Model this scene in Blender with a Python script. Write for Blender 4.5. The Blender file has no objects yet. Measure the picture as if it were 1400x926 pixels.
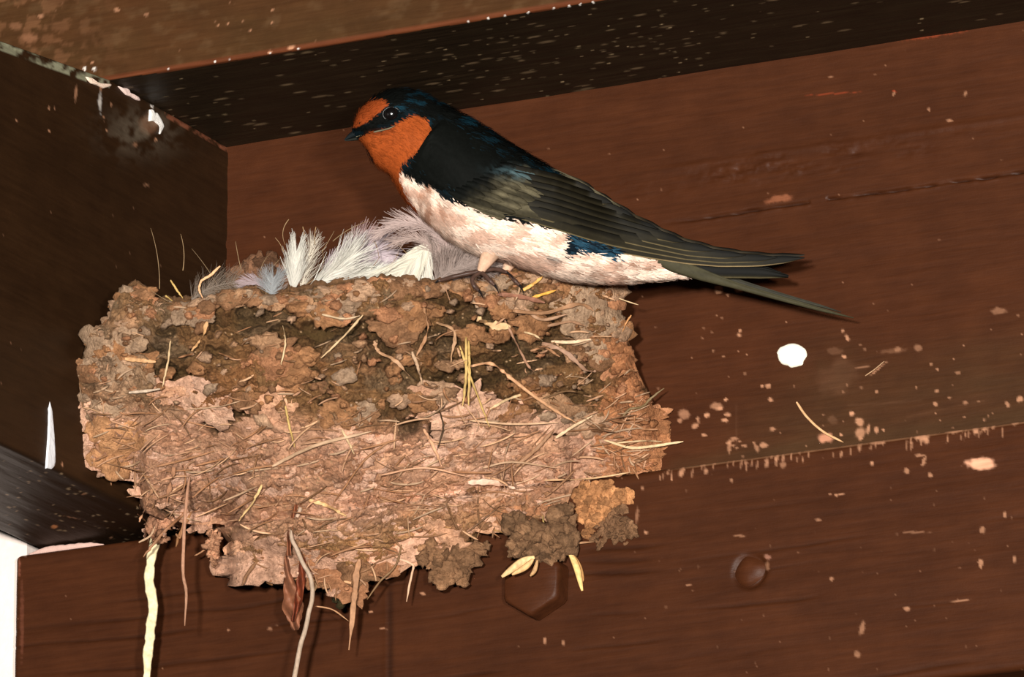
import bpy, math
import numpy as np
from mathutils import Matrix, Vector

# ------------------------------------------------------------------ camera, lights, world, exposure
# all modelling below is written in millimetres and converted to metres when meshes are made
# world frame: X along the back wall, -Y out of the wall, Z up, origin = joist / wall / upper beam corner
F_PX = 11000.0
MMPX = 0.205
YAW, PITCH, ROLL = 0.466, 0.287, -0.001
OX, OY = 79.6, -53.8
DU, DL = 67.0, 28.3          # how far the upper and lower beams stand out of the wall
ZC, XL, ZJ, ZD, WJ = -119.2, -49.8, -117.0, -185.6, 45.2

_c, _s, _cp, _sp = math.cos(YAW), math.sin(YAW), math.cos(PITCH), math.sin(PITCH)
R_ = np.array([_c, _s, 0.0]); FW = np.array([-_s*_cp, _c*_cp, _sp]); U_ = np.cross(R_, FW)
_cr, _sr = math.cos(ROLL), math.sin(ROLL)
RT = R_*_cr + U_*_sr; UP = U_*_cr - R_*_sr
CAM = OX*RT + OY*UP - F_PX*MMPX*FW
DIST = float(-CAM @ FW)

scene = bpy.context.scene
COL = scene.collection
cam_d = bpy.data.cameras.new('camera'); cam = bpy.data.objects.new('camera', cam_d); COL.objects.link(cam)
cam_d.sensor_fit = 'HORIZONTAL'; cam_d.sensor_width = 36.0; cam_d.lens = 36.0*F_PX/1400.0
cam_d.clip_start = 0.05; cam_d.clip_end = 50
M = Matrix(((RT[0], UP[0], -FW[0], CAM[0]/1000), (RT[1], UP[1], -FW[1], CAM[1]/1000), (RT[2], UP[2], -FW[2], CAM[2]/1000), (0, 0, 0, 1)))
cam.matrix_world = M
scene.camera = cam

world = bpy.data.worlds.new('world'); scene.world = world; world.use_nodes = True
bg = world.node_tree.nodes['Background']; bg.inputs[0].default_value = (0.55, 0.6, 0.55, 1); bg.inputs[1].default_value = 0.012

def flash(name, loc, power, size):
    l = bpy.data.lights.new(name, 'AREA'); l.shape = 'DISK'; l.size = size; l.energy = power; l.color = (1.0, 0.955, 0.88)
    o = bpy.data.objects.new(name, l); COL.objects.link(o)
    o.location = loc
    tgt = Vector((0.08, -0.04, -0.07))
    o.rotation_euler = (tgt - Vector(loc)).to_track_quat('-Z', 'Y').to_euler()
    return o
# two photographic flash heads, either side of the camera
c0 = np.array([0.08, -0.04, -0.07])
L1 = -FW - 0.085*RT + 0.075*UP; L2 = -FW + 0.11*RT + 0.05*UP
flash('flash_main', tuple(c0 + L1/np.linalg.norm(L1)*2.2), 66.0, 0.09)
flash('flash_fill', tuple(c0 + L2/np.linalg.norm(L2)*2.2), 30.0, 0.09)

vs = scene.view_settings
vs.view_transform = 'Standard'; vs.look = 'None'; vs.gamma = 1.0; vs.exposure = 0.0; vs.use_curve_mapping = False

# ------------------------------------------------------------------ helpers
rng = np.random.default_rng(7)
A = lambda *v: np.array(v, float)

def lin(r, g, b):
    v = np.array([r, g, b], float)/255.0
    return np.where(v <= 0.04045, v/12.92, ((v+0.055)/1.055)**2.4)

def ray(px, py):
    px = np.asarray(px, float); py = np.asarray(py, float)
    return ((px-700)/F_PX)[..., None]*RT + (-(py-463)/F_PX)[..., None]*UP + FW
def hit(px, py, p0, n):
    d = ray(px, py); p0 = np.asarray(p0, float); n = np.asarray(n, float)
    t = ((p0-CAM) @ n)/(d @ n)
    return CAM + d*t[..., None]
def atD(px, py, D):
    d = ray(px, py)
    return CAM + d*(DIST-np.asarray(D, float))[..., None]
def depthD(P): return DIST - (P-CAM) @ FW
def proj(P):
    d = P-CAM; w = d @ FW
    return 700+F_PX*(d @ RT)/w, 463-F_PX*(d @ UP)/w

def hash2(ix, iy, k=0):
    ix = ix.astype(np.int64); iy = iy.astype(np.int64)
    h = (ix*374761393 + iy*668265263 + k*2147483647 + 1013904223) & 0xffffffff
    h = ((h ^ (h >> 13))*1274126177) & 0xffffffff
    h = ((h ^ (h >> 16))*2246822519) & 0xffffffff
    h = h ^ (h >> 15)
    return (h & 0xffffff)/float(0x1000000)
def vnoise(x, y, k=0):
    x = np.asarray(x, float); y = np.asarray(y, float)
    ix = np.floor(x); iy = np.floor(y); fx = x-ix; fy = y-iy
    fx = fx*fx*(3-2*fx); fy = fy*fy*(3-2*fy)
    a = hash2(ix, iy, k); b = hash2(ix+1, iy, k); c = hash2(ix, iy+1, k); d = hash2(ix+1, iy+1, k)
    return (a*(1-fx)+b*fx)*(1-fy)+(c*(1-fx)+d*fx)*fy
def fbm(x, y, o=4, k=0, g=0.5):
    s = 0; a = 1; t = 0
    for i in range(o):
        s = s+a*vnoise(x*2**i+17.3*i, y*2**i-9.1*i, k+i); t += a; a *= g
    return s/t
def voro(x, y, k=0):
    """returns F1, F2, cell hash (two of them)"""
    x = np.asarray(x, float); y = np.asarray(y, float)
    ix = np.floor(x); iy = np.floor(y)
    f1 = np.full(x.shape, 9.0); f2 = np.full(x.shape, 9.0); h1 = np.zeros(x.shape); h2 = np.zeros(x.shape)
    for dx in (-1, 0, 1):
        for dy in (-1, 0, 1):
            cx = ix+dx; cy = iy+dy
            qx = cx+hash2(cx, cy, k); qy = cy+hash2(cx, cy, k+1)
            d = np.hypot(x-qx, y-qy)
            m = d < f1
            f2 = np.where(m, f1, np.minimum(f2, d))
            h1 = np.where(m, hash2(cx, cy, k+2), h1); h2 = np.where(m, hash2(cx, cy, k+3), h2)
            f1 = np.where(m, d, f1)
    return f1, f2, h1, h2
def sstep(a, b, x):
    t = np.clip((x-a)/(b-a), 0, 1); return t*t*(3-2*t)
def inpoly(px, py, poly):
    px = np.asarray(px, float); py = np.asarray(py, float); r = np.zeros(px.shape, bool)
    n = len(poly); j = n-1
    for i in range(n):
        xi, yi = poly[i]; xj, yj = poly[j]
        c = ((yi > py) != (yj > py)) & (px < (xj-xi)*(py-yi)/((yj-yi) if yj != yi else 1e-9)+xi)
        r ^= c; j = i
    return r
def crom(pts, n):
    """Catmull-Rom through rows of pts, n samples"""
    P = np.asarray(pts, float); P = np.vstack([2*P[0]-P[1], P, 2*P[-1]-P[-2]])
    m = len(P)-3; t = np.linspace(0, m, n); i = np.clip(np.floor(t).astype(int), 0, m-1); f = (t-i)[:, None]
    a, b, c, d = P[i], P[i+1], P[i+2], P[i+3]
    return 0.5*((2*b)+(c-a)*f+(2*a-5*b+4*c-d)*f**2+(3*b-a-3*c+d)*f**3)

def grid_faces(nu, nv, wrap_v=False):
    """vertices indexed u*nv+v"""
    vv = nv if wrap_v else nv-1
    u, v = np.meshgrid(np.arange(nu-1), np.arange(vv), indexing='ij')
    v2 = (v+1) % nv
    return np.stack([u*nv+v, (u+1)*nv+v, (u+1)*nv+v2, u*nv+v2], -1).reshape(-1, 4)

class MB:
    """collects geometry (mm, world) for one mesh object"""
    def __init__(s): s.V = []; s.F = []; s.C = []; s.n = 0
    def add(s, V, F, C=None):
        V = np.asarray(V, float).reshape(-1, 3)
        if C is None: C = A(1, 1, 1)
        C = np.broadcast_to(np.asarray(C, float), (len(V), 3))
        s.V.append(V); s.C.append(C)
        for f in (F if isinstance(F, list) else [F]):
            s.F.append(np.asarray(f, int)+s.n)
        s.n += len(V)
    def build(s, name, mat, parent=None, origin=None, smooth=True):
        V = np.vstack(s.V); C = np.vstack(s.C)
        if parent is not None: org = np.zeros(3)
        elif origin is None: org = A(V[:, 0].mean(), V[:, 1].mean(), V[:, 2].min())
        else: org = np.asarray(origin, float)
        if parent is not None:
            w = parent
            while w is not None: org = org+np.array(w['_org'])if '_org' in w.keys() else org; w = None
        me = bpy.data.meshes.new(name)
        nf = sum(len(f) for f in s.F); nl = sum(f.size for f in s.F)
        me.vertices.add(len(V)); me.vertices.foreach_set('co', ((V-org)/1000.0).astype(np.float32).ravel())
        me.loops.add(nl); me.polygons.add(nf)
        vi = np.concatenate([f.ravel() for f in s.F])
        tot = np.concatenate([np.full(len(f), f.shape[1]) for f in s.F])
        st = np.concatenate([[0], np.cumsum(tot)[:-1]])
        me.loops.foreach_set('vertex_index', vi.astype(np.int32))
        me.polygons.foreach_set('loop_start', st.astype(np.int32))
        me.polygons.foreach_set('loop_total', tot.astype(np.int32))
        me.polygons.foreach_set('use_smooth', np.full(nf, smooth))
        ca = me.color_attributes.new('Col', 'FLOAT_COLOR', 'POINT')
        ca.data.foreach_set('color', np.hstack([C, np.ones((len(C), 1))]).astype(np.float32).ravel())
        me.update(); me.validate()
        me.materials.append(mat)
        o = bpy.data.objects.new(name, me); COL.objects.link(o)
        if parent is not None: o.parent = parent; o['_org'] = list(org)
        else: o.location = tuple(org/1000.0); o['_org'] = list(org)
        return o

def tag(o, label=None, cat=None, group=None, kind=None):
    if label: o['label'] = label
    if cat: o['category'] = cat
    if group: o['group'] = group
    if kind: o['kind'] = kind
    return o
def empty(name, loc, label, cat, group=None):
    o = bpy.data.objects.new(name, None); COL.objects.link(o); o.location = tuple(np.asarray(loc)/1000.0)
    o.empty_display_size = 0.01; o['_org'] = [float(v) for v in loc]
    return tag(o, label, cat, group)

def tube(pts, rad, nseg=6, flat=1.0, nrm=None, cap=True):
    """tube along pts (n,3) with radii (n,), flattened along nrm by flat"""
    P = np.asarray(pts, float); n = len(P); r = np.broadcast_to(np.asarray(rad, float), (n,))
    T = np.gradient(P, axis=0); T /= np.linalg.norm(T, axis=1)[:, None]+1e-12
    N0 = np.asarray(nrm if nrm is not None else -FW, float)
    N = N0-(T @ N0)[:, None]*T if N0.ndim == 1 else N0
    ln = np.linalg.norm(N, axis=1)[:, None]; N = np.where(ln < 1e-3, UP, N/(ln+1e-12))
    B = np.cross(T, N)
    a = np.arange(nseg)/nseg*2*np.pi
    V = P[:, None]+r[:, None, None]*(np.cos(a)[None, :, None]*B[:, None]+flat*np.sin(a)[None, :, None]*N[:, None])
    F = [grid_faces(n, nseg, True)]
    if cap: F += [np.arange(nseg)[None, ::-1], (n-1)*nseg+np.arange(nseg)[None, :]]
    return V.reshape(-1, 3), F
def ribbon(P, w, side):
    """thin strip along P (n,3), half width w (n,), side direction (n,3) or (3,)"""
    P = np.asarray(P, float); n = len(P)
    w = np.broadcast_to(np.asarray(w, float), (n,))[:, None]; side = np.broadcast_to(side, (n, 3))
    V = np.stack([P-side*w, P+side*w], 1).reshape(-1, 3)
    return V, grid_faces(n, 2)

# ------------------------------------------------------------------ materials
def nodes(name):
    m = bpy.data.materials.new(name); m.use_nodes = True; nt = m.node_tree
    return m, nt, nt.nodes['Principled BSDF']
def add(nt, t, **kw):
    n = nt.nodes.new(t)
    for k, v in kw.items(): setattr(n, k, v)
    return n
def mapped(nt, sc):
    tc = add(nt, 'ShaderNodeNewGeometry'); mp = add(nt, 'ShaderNodeMapping'); mp.inputs['Scale'].default_value = sc
    nt.links.new(tc.outputs['Position'], mp.inputs['Vector']); return mp
def noise(nt, vec, scale, detail=4, rough=0.55):
    n = add(nt, 'ShaderNodeTexNoise'); n.inputs['Scale'].default_value = scale; n.inputs['Detail'].default_value = detail
    n.inputs['Roughness'].default_value = rough; nt.links.new(vec.outputs[0], n.inputs['Vector']); return n
def ramp(nt, src, lo, hi, c0, c1):
    r = add(nt, 'ShaderNodeValToRGB'); r.color_ramp.elements[0].position = lo; r.color_ramp.elements[1].position = hi
    r.color_ramp.elements[0].color = (*c0, 1); r.color_ramp.elements[1].color = (*c1, 1)
    nt.links.new(src, r.inputs['Fac']); return r
def mul(nt, a, b, f=1.0):
    m = add(nt, 'ShaderNodeMix', data_type='RGBA', blend_type='MULTIPLY'); m.inputs['Factor'].default_value = f
    nt.links.new(a, m.inputs[6]); nt.links.new(b, m.inputs[7]); return m

def paint_mat(name, axis='X', rough=0.5, bump=0.25, spec=0.16):
    """old oil paint over sawn timber: the grain runs along the given axis"""
    m, nt, b = nodes(name)
    vc = add(nt, 'ShaderNodeVertexColor', layer_name='Col')
    g = mapped(nt, (60, 700, 700) if axis == 'X' else (700, 60, 700))
    n1 = noise(nt, g, 1.0, 5, 0.6)
    iso = mapped(nt, (1, 1, 1)); n2 = noise(nt, iso, 90, 4, 0.6); n3 = noise(nt, iso, 1500, 3, 0.6)
    r1 = ramp(nt, n1.outputs['Fac'], 0.3, 0.7, (0.80, 0.78, 0.76), (1.12, 1.12, 1.12))
    r2 = ramp(nt, n2.outputs['Fac'], 0.3, 0.7, (0.86, 0.84, 0.84), (1.1, 1.1, 1.1))
    m1 = mul(nt, vc.outputs['Color'], r1.outputs['Color']); m2 = mul(nt, m1.outputs[2], r2.outputs['Color'])
    nt.links.new(m2.outputs[2], b.inputs['Base Color'])
    b.inputs['Roughness'].default_value = rough; b.inputs['Specular IOR Level'].default_value = spec
    bp1 = add(nt, 'ShaderNodeBump'); bp1.inputs['Strength'].default_value = bump; bp1.inputs['Distance'].default_value = 0.0006
    nt.links.new(n1.outputs['Fac'], bp1.inputs['Height'])
    bp2 = add(nt, 'ShaderNodeBump'); bp2.inputs['Strength'].default_value = bump*0.6; bp2.inputs['Distance'].default_value = 0.0002
    nt.links.new(n3.outputs['Fac'], bp2.inputs['Height']); nt.links.new(bp1.outputs['Normal'], bp2.inputs['Normal'])
    nt.links.new(bp2.outputs['Normal'], b.inputs['Normal'])
    return m
def rough_mat(name, lo=(0.72, 0.68, 0.64), hi=(1.18, 1.16, 1.14), sc=700, bump=0.6, dist=0.0006, rough=0.95, spec=0.15, sheen=0.0, transl=0.0):
    m, nt, b = nodes(name)
    vc = add(nt, 'ShaderNodeVertexColor', layer_name='Col')
    iso = mapped(nt, (1, 1, 1)); n1 = noise(nt, iso, sc, 6, 0.65); n2 = noise(nt, iso, sc*0.28, 4, 0.6)
    r1 = ramp(nt, n1.outputs['Fac'], 0.3, 0.7, lo, hi); r2 = ramp(nt, n2.outputs['Fac'], 0.3, 0.7, lo, hi)
    m1 = mul(nt, vc.outputs['Color'], r1.outputs['Color']); m2 = mul(nt, m1.outputs[2], r2.outputs['Color'])
    nt.links.new(m2.outputs[2], b.inputs['Base Color'])
    b.inputs['Roughness'].default_value = rough; b.inputs['Specular IOR Level'].default_value = spec
    if sheen: b.inputs['Sheen Weight'].default_value = sheen
    bp = add(nt, 'ShaderNodeBump'); bp.inputs['Strength'].default_value = bump; bp.inputs['Distance'].default_value = dist
    nt.links.new(n1.outputs['Fac'], bp.inputs['Height']); nt.links.new(bp.outputs['Normal'], b.inputs['Normal'])
    if transl:
        out = nt.nodes['Material Output']; t = add(nt, 'ShaderNodeBsdfTranslucent'); mx = add(nt, 'ShaderNodeMixShader')
        mx.inputs[0].default_value = transl
        nt.links.new(m2.outputs[2], t.inputs['Color']); nt.links.new(b.outputs[0], mx.inputs[1]); nt.links.new(t.outputs[0], mx.inputs[2])
        nt.links.new(mx.outputs[0], out.inputs['Surface'])
    return m

M_PAINT = paint_mat('brown_paint')
M_PAINT_Y = paint_mat('brown_paint_joist', 'Y')
M_PLASTER = rough_mat('white_plaster', (0.94, 0.94, 0.94), (1.04, 1.04, 1.04), 300, 0.3, 0.0005)
M_MUD = rough_mat('dried_mud', (0.70, 0.67, 0.63), (1.24, 1.24, 1.24), 1300, 1.0, 0.0011)
M_STRAW = rough_mat('dry_straw', (0.8, 0.78, 0.74), (1.12, 1.12, 1.12), 900, 0.3, 0.0002, 0.6, 0.3)
M_LIME = rough_mat('bird_lime', (0.93, 0.93, 0.93), (1.03, 1.03, 1.03), 900, 0.5, 0.0004)
M_DOWN = rough_mat('down', (0.94, 0.94, 0.94), (1.05, 1.05, 1.05), 900, 0.0, 0.0001, 0.7, 0.2, 0.2, 0.35)
M_PLUME = rough_mat('body_feathers', (0.85, 0.85, 0.85), (1.12, 1.12, 1.12), 1500, 0.2, 0.0002, 0.6, 0.03, 0.0)
M_QUILL = rough_mat('flight_feathers', (0.88, 0.88, 0.88), (1.1, 1.1, 1.1), 900, 0.1, 0.0001, 0.55, 0.06)
def horn(name, col, rough, spec=0.5):
    m, nt, b = nodes(name); b.inputs['Base Color'].default_value = (*col, 1); b.inputs['Roughness'].default_value = rough
    b.inputs['Specular IOR Level'].default_value = spec; return m
M_EYE = horn('eye_black', (0.004, 0.003, 0.003), 0.16, 1.0)
M_BEAK = rough_mat('beak_horn', (0.85, 0.85, 0.85), (1.1, 1.1, 1.1), 900, 0.2, 0.0001, 0.35, 0.2)

# ------------------------------------------------------------------ large structure: timbers
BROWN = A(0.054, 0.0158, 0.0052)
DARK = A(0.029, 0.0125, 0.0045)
PALE = lin(190, 138, 106)
WHITE = lin(246, 238, 230)
OLIVE = A(0.060, 0.030, 0.0105)

def xs_dense(a, b, step, c, d):
    """dense from a to b, coarse out to c and d"""
    l = [np.linspace(c, a, 12, endpoint=False)] if c < a else []
    r = [np.linspace(b, d, 12)[1:]] if d > b else []
    return np.concatenate(l+[np.arange(a, b+step, step)]+r)

def spots(px, py, lst, col, C):
    """real dirt / paint marks with a shape of their own: (px, py, rx, ry, angle, strength, colour)"""
    for s in lst:
        x0, y0, rx, ry, an, st = s[:6]; cc = s[6] if len(s) > 6 else col
        m = (np.abs(px-x0) < 2.2*max(rx, ry)) & (np.abs(py-y0) < 2.2*max(rx, ry))
        if not m.any(): continue
        dx = px[m]-x0; dy = py[m]-y0; a = math.radians(an)
        u = dx*math.cos(a)+dy*math.sin(a); v = -dx*math.sin(a)+dy*math.cos(a)
        rr = 1.1*np.hypot(u/rx, v/ry)+0.9*(fbm(px[m]/max(3, min(rx, ry)*0.9), py[m]/max(3, min(rx, ry)*0.9), 3, 50)-0.5)
        w = (1-sstep(0.6, 1.2, rr))*st
        C[m] = C[m]*(1-w[:, None])+np.asarray(cc)*w[:, None]

def speckle(a, b, dens, k, C, col, sz=0.18, strength=0.7):
    f1, f2, h1, h2 = voro(a, b, k)
    w = (h1 < dens)*(1-sstep(sz*0.5, sz, f1*(0.6+h2)))*strength*(0.4+0.6*h2)
    return C*(1-w[:, None])+np.asarray(col)*w[:, None]

# --- back wall (plane y = 0)
X = xs_dense(-2, 262, 0.42, -62, 460); Z = np.concatenate([np.linspace(-150, -122, 4), np.arange(-121, 2.0, 0.42)])
GX, GZ = np.meshgrid(X, Z, indexing='ij'); gx = GX.ravel(); gz = GZ.ravel()
P = np.stack([gx, 0*gx, gz], 1); px, py = proj(P)
d = 0.25*(fbm(gx/40, gz/5, 4, 3)-0.5)
# long shake in the board with its raised lip
zc = np.interp(px, [915, 1085, 1130, 1400], [305, 279.5, 272.5, 236])+2.0*(vnoise(px/18, py*0, 5)-0.5)
on = np.where((px > 905) & ((px < 1108) | (px > 1130)), 1.0, 0.0)*sstep(900, 960, px)
dc = py-zc
grv = on*np.exp(-(dc/1.5)**2)*(0.25+1.0*vnoise(px/12, px*0, 8)); d -= 1.7*grv
d += on*0.28*np.exp(-((dc-3)/2.2)**2)*vnoise(px/9, py*0, 9)
# wrinkled paint
zone = np.exp(-((px-1090)/190)**2)*np.exp(-((py-(222-0.16*(px-1090)))/17)**2)
zone *= sstep(0.35, 0.6, fbm(px/50, py/16, 3, 12))+0.15
d += zone*1.5*(fbm(px/15+0.8*fbm(px/20, py/20, 2, 14), py/6, 4, 13)-0.5)
d += 0.35*np.exp(-((py-(205-0.15*(px-1090)))/4)**2)*sstep(850, 950, px)*vnoise(px/30, py*0, 77)
C = np.tile(BROWN, (len(P), 1))
C *= (0.9+0.25*fbm(gx/30, gz/12, 3, 31))[:, None]
C *= (1-0.65*np.clip(grv, 0, 1))[:, None]      # shade of the shake painted into the colour
# dust gathered low on the wall to the right
dust = sstep(930, 1130, px)*sstep(-20, 110, py-(505-0.22*(px-1000)))*0.55*(0.55+0.8*fbm(px/60, py/25, 4, 41))
dust = dust+0.35*np.exp(-((px-1140)/55)**2-((py-500)/45)**2)*fbm(px/25, py/25, 4, 43)*1.4
dust += 0.35*np.exp(-((py-(640-0.137*(px-900)))/12)**2)*sstep(900, 930, px)
dust = np.clip(dust, 0, 0.75)[:, None]
C = C*(1-dust)+A(0.052, 0.026, 0.0105)*dust
C = speckle(px/9, py/9, 0.012, 60, C, PALE, 0.12, 0.45)
low = (py > 430) & (px > 880)
C = np.where(low[:, None], speckle(px/12, py/12, 0.05, 64, C, PALE, 0.14, 0.6), C)
L = [(1012, 452, 2, 3, 0, .8), (1010, 458, 3.5, 3, 0, .7), (1152, 452, 2, 3, 0, .8), (1158, 462, 5, 2.5, 60, .8), (1154, 488, 4, 2.5, 20, .9), (1050, 528, 5, 3.5, 0, .8),
     (1042, 528, 2.5, 2, 0, .8), (1054, 547, 3.4, 3.4, 0, .8), (935, 567, 8, 7, 30, .55), (930, 575, 4, 4, 0, .6), (966, 568, 4, 3.5, 0, .95), (979, 556, 10, 5, 0, .55), (984, 559, 5, 3, 0, .9),
     (992, 547, 2.5, 2.5, 0, .9), (994, 567, 6, 2.4, 0, .9), (991, 575, 5, 3, 0, .8), (954, 573, 2.4, 4, 0, .8), (950, 583, 5, 5, 0, .7), (905, 583, 6, 4, 40, .8), (962, 595, 4, 2.5, 0, .8),
     (997, 612, 3, 11, 0, .6), (1004, 600, 6, 3, 0, .5), (1044, 609, 6, 4, 0, .7), (1056, 587, 4.5, 4, 0, .6), (1034, 612, 3, 9, 150, .5), (1130, 599, 11, 8, 0, .75, lin(214, 150, 118)), (1165, 566, 4, 4, 0, .9),
     (1175, 577, 7, 6, 20, .7), (1176, 593, 8, 9, 0, .65), (1187, 588, 3, 8, 10, .7), (1198, 589, 3, 5, 0, .8), (1208, 588, 2, 2, 0, .8), (1150, 595, 2.5, 2.5, 0, .9), (1176, 600, 3, 3, 0, .8),
     (1138, 575, 8, 6, 0, .1), (1140, 480, 12, 5, 0, .1), (1200, 505, 18, 1.3, -40, .6), (1180, 502, 10, 1.2, -10, .4), (1220, 480, 20, 4, -5, .12), (1150, 512, 40, 22, -20, .05), (1366, 425, 13, 5, -5, .3),
     (1395, 546, 5, 5, 0, .8), (1377, 553, 5, 3, 50, .6), (1279, 553, 3.5, 3, 30, .7), (1320, 551, 4, 3, 0, .5), (1298, 544, 3, 2, 0, .5), (1310, 510, 4, 3, 0, .4), (1255, 476, 6, 5, 0, .35), (1227, 478, 5, 4, 0, .3),
     (983, 396, 6.5, 7, 0, .9), (1010, 398, 6, 3, 10, .85), (995, 403, 2, 2, 0, .7), (975, 480, 2, 2, 0, .5), (960, 462, 1.5, 1.5, 0, .5), (1021, 485, 1.6, 1.6, 0, .6), (989, 488, 2.5, 1.5, 0, .5),
     (1066, 272, 21, 6, -12, .6, lin(150, 92, 64)), (870, 392, 4, 5, 0, .4), (1136, 105, 4, 1.5, 0, .4), (1222, 128, 2, 4, 20, .5), (1223, 125, 3, 1.2, 0, .5, lin(190, 70, 40)), (1298, 165, 5, 2.5, 0, .5), (1270, 150, 2.5, 3, 0, .5), (1320, 128, 2, 4, 30, .5), (1140, 128, 40, 1.2, -4, .35, lin(170, 70, 40)),
     (1280, 49, 60, 1.3, -9, .5, lin(160, 70, 40))]
for i in range(7): L.append((1015+i*4-20, 613-rng.random()*12, 2+rng.random(), 2, 0, .6))
for i in range(10): L.append((1180+rng.random()*200, 590-rng.random()*100, 1+2*rng.random(), 1+1.5*rng.random(), 0, .6))
spots(px, py, L, PALE, C)
# thin scratch marks
for (x0, y0, x1, y1) in [(1007, 555, 1007, 610), (1240, 570, 1345, 548), (1160, 555, 1260, 548)]:
    t = np.clip(((px-x0)*(x1-x0)+(py-y0)*(y1-y0))/((x1-x0)**2+(y1-y0)**2), 0, 1)
    dd = np.hypot(px-x0-t*(x1-x0), py-y0-t*(y1-y0)); w = (0.05*np.exp(-(dd/1.2)**2))[:, None]; C = C*(1-w)+PALE*0.7*w
P[:, 1] -= d
b = MB(); b.add(P, grid_faces(len(X), len(Z))[:, ::-1], C)
o = np.array([[-62, 0, -150], [460, 0, -150], [460, 0, 2], [-62, 0, 2]], float); o2 = o.copy(); o2[:, 1] = 22
b.add(np.vstack([o, o2]), np.array([[4, 5, 6, 7], [0, 4, 7, 3], [1, 2, 6, 5], [3, 7, 6, 2], [0, 1, 5, 4]]), BROWN)
tag(b.build('wall_back', M_PAINT, origin=(200, 0, -150)), kind='structure')

def sweep_x(X, prof, disp, colf):
    """sweep a profile (y,z) along X; open profile, capped"""
    prof = np.asarray(prof, float); n = len(prof)
    GX = np.repeat(X, n); Y = np.tile(prof[:, 0], len(X)); Zz = np.tile(prof[:, 1], len(X))
    T = np.gradient(prof, axis=0); N = np.stack([T[:, 1], -T[:, 0]], 1); N /= np.linalg.norm(N, axis=1)[:, None]
    NY = np.tile(N[:, 0], len(X)); NZ = np.tile(N[:, 1], len(X))
    P = np.stack([GX, Y, Zz], 1); px, py = proj(P)
    dd = disp(P, px, py); P = P+np.stack([0*dd, NY*dd, NZ*dd], 1)
    C = colf(P, px, py)
    F = [grid_faces(len(X), n), np.arange(n)[None, :], ((len(X)-1)*n+np.arange(n))[None, ::-1]]
    F.append(np.array([[0, n-1, (len(X)-1)*n+n-1, (len(X)-1)*n]]))
    b = MB(); b.add(P, F, C); return b
def arc(cy, cz, r, a0, a1, n=6):
    a = np.radians(np.linspace(a0, a1, n)); return [(cy+r*math.cos(t), cz+r*math.sin(t)) for t in a]

# --- lower beam: ledge on top, face at y = -DL, rounded arrises
prof = [(20, ZC), (0, ZC), (-DL*0.5, ZC)]+arc(-DL+1.6, ZC-1.6, 1.6, 90, 180)+[(-DL, z) for z in np.arange(ZC-2.2, ZD+2.4, -0.42)]+arc(-DL+2, ZD+2, 2, 180, 270)+[(-DL*0.4, ZD), (20, ZD)]
X = xs_dense(XL, 262, 0.42, XL, 460)
BOLT = hit(740, 803, (0, -DL, 0), (0, 1, 0)); SCREW = hit(1025, 781, (0, -DL, 0), (0, 1, 0))
def d_low(P, px, py):
    d = 0.3*(fbm(P[:, 0]/55, P[:, 2]/4, 5, 103)-0.5)
    # open grain lines
    w = P[:, 2]+2.0*fbm(P[:, 0]/60, P[:, 2]/60, 3, 110)*4
    g = vnoise(w/1.7, P[:, 0]/45, 115); d -= 0.30*sstep(0.80, 0.95, g)
    d += np.where(P[:, 0] < XL+1.2, -(XL+1.2-P[:, 0])**2*0.35, 0)
    r = np.hypot(P[:, 0]-SCREW[0], P[:, 2]-SCREW[2])
    d += -0.9*np.exp(-((r-3.9)/1.0)**2)+0.5*np.exp(-(r/3.2)**4)
    r = np.hypot(P[:, 0]-BOLT[0], P[:, 2]-BOLT[2]); d -= 0.0*r
    # run of paint down the beam below the straw
    d += 0.1*np.exp(-((px-527)/3.5)**2)*sstep(790, 830, py)
    return d
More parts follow.
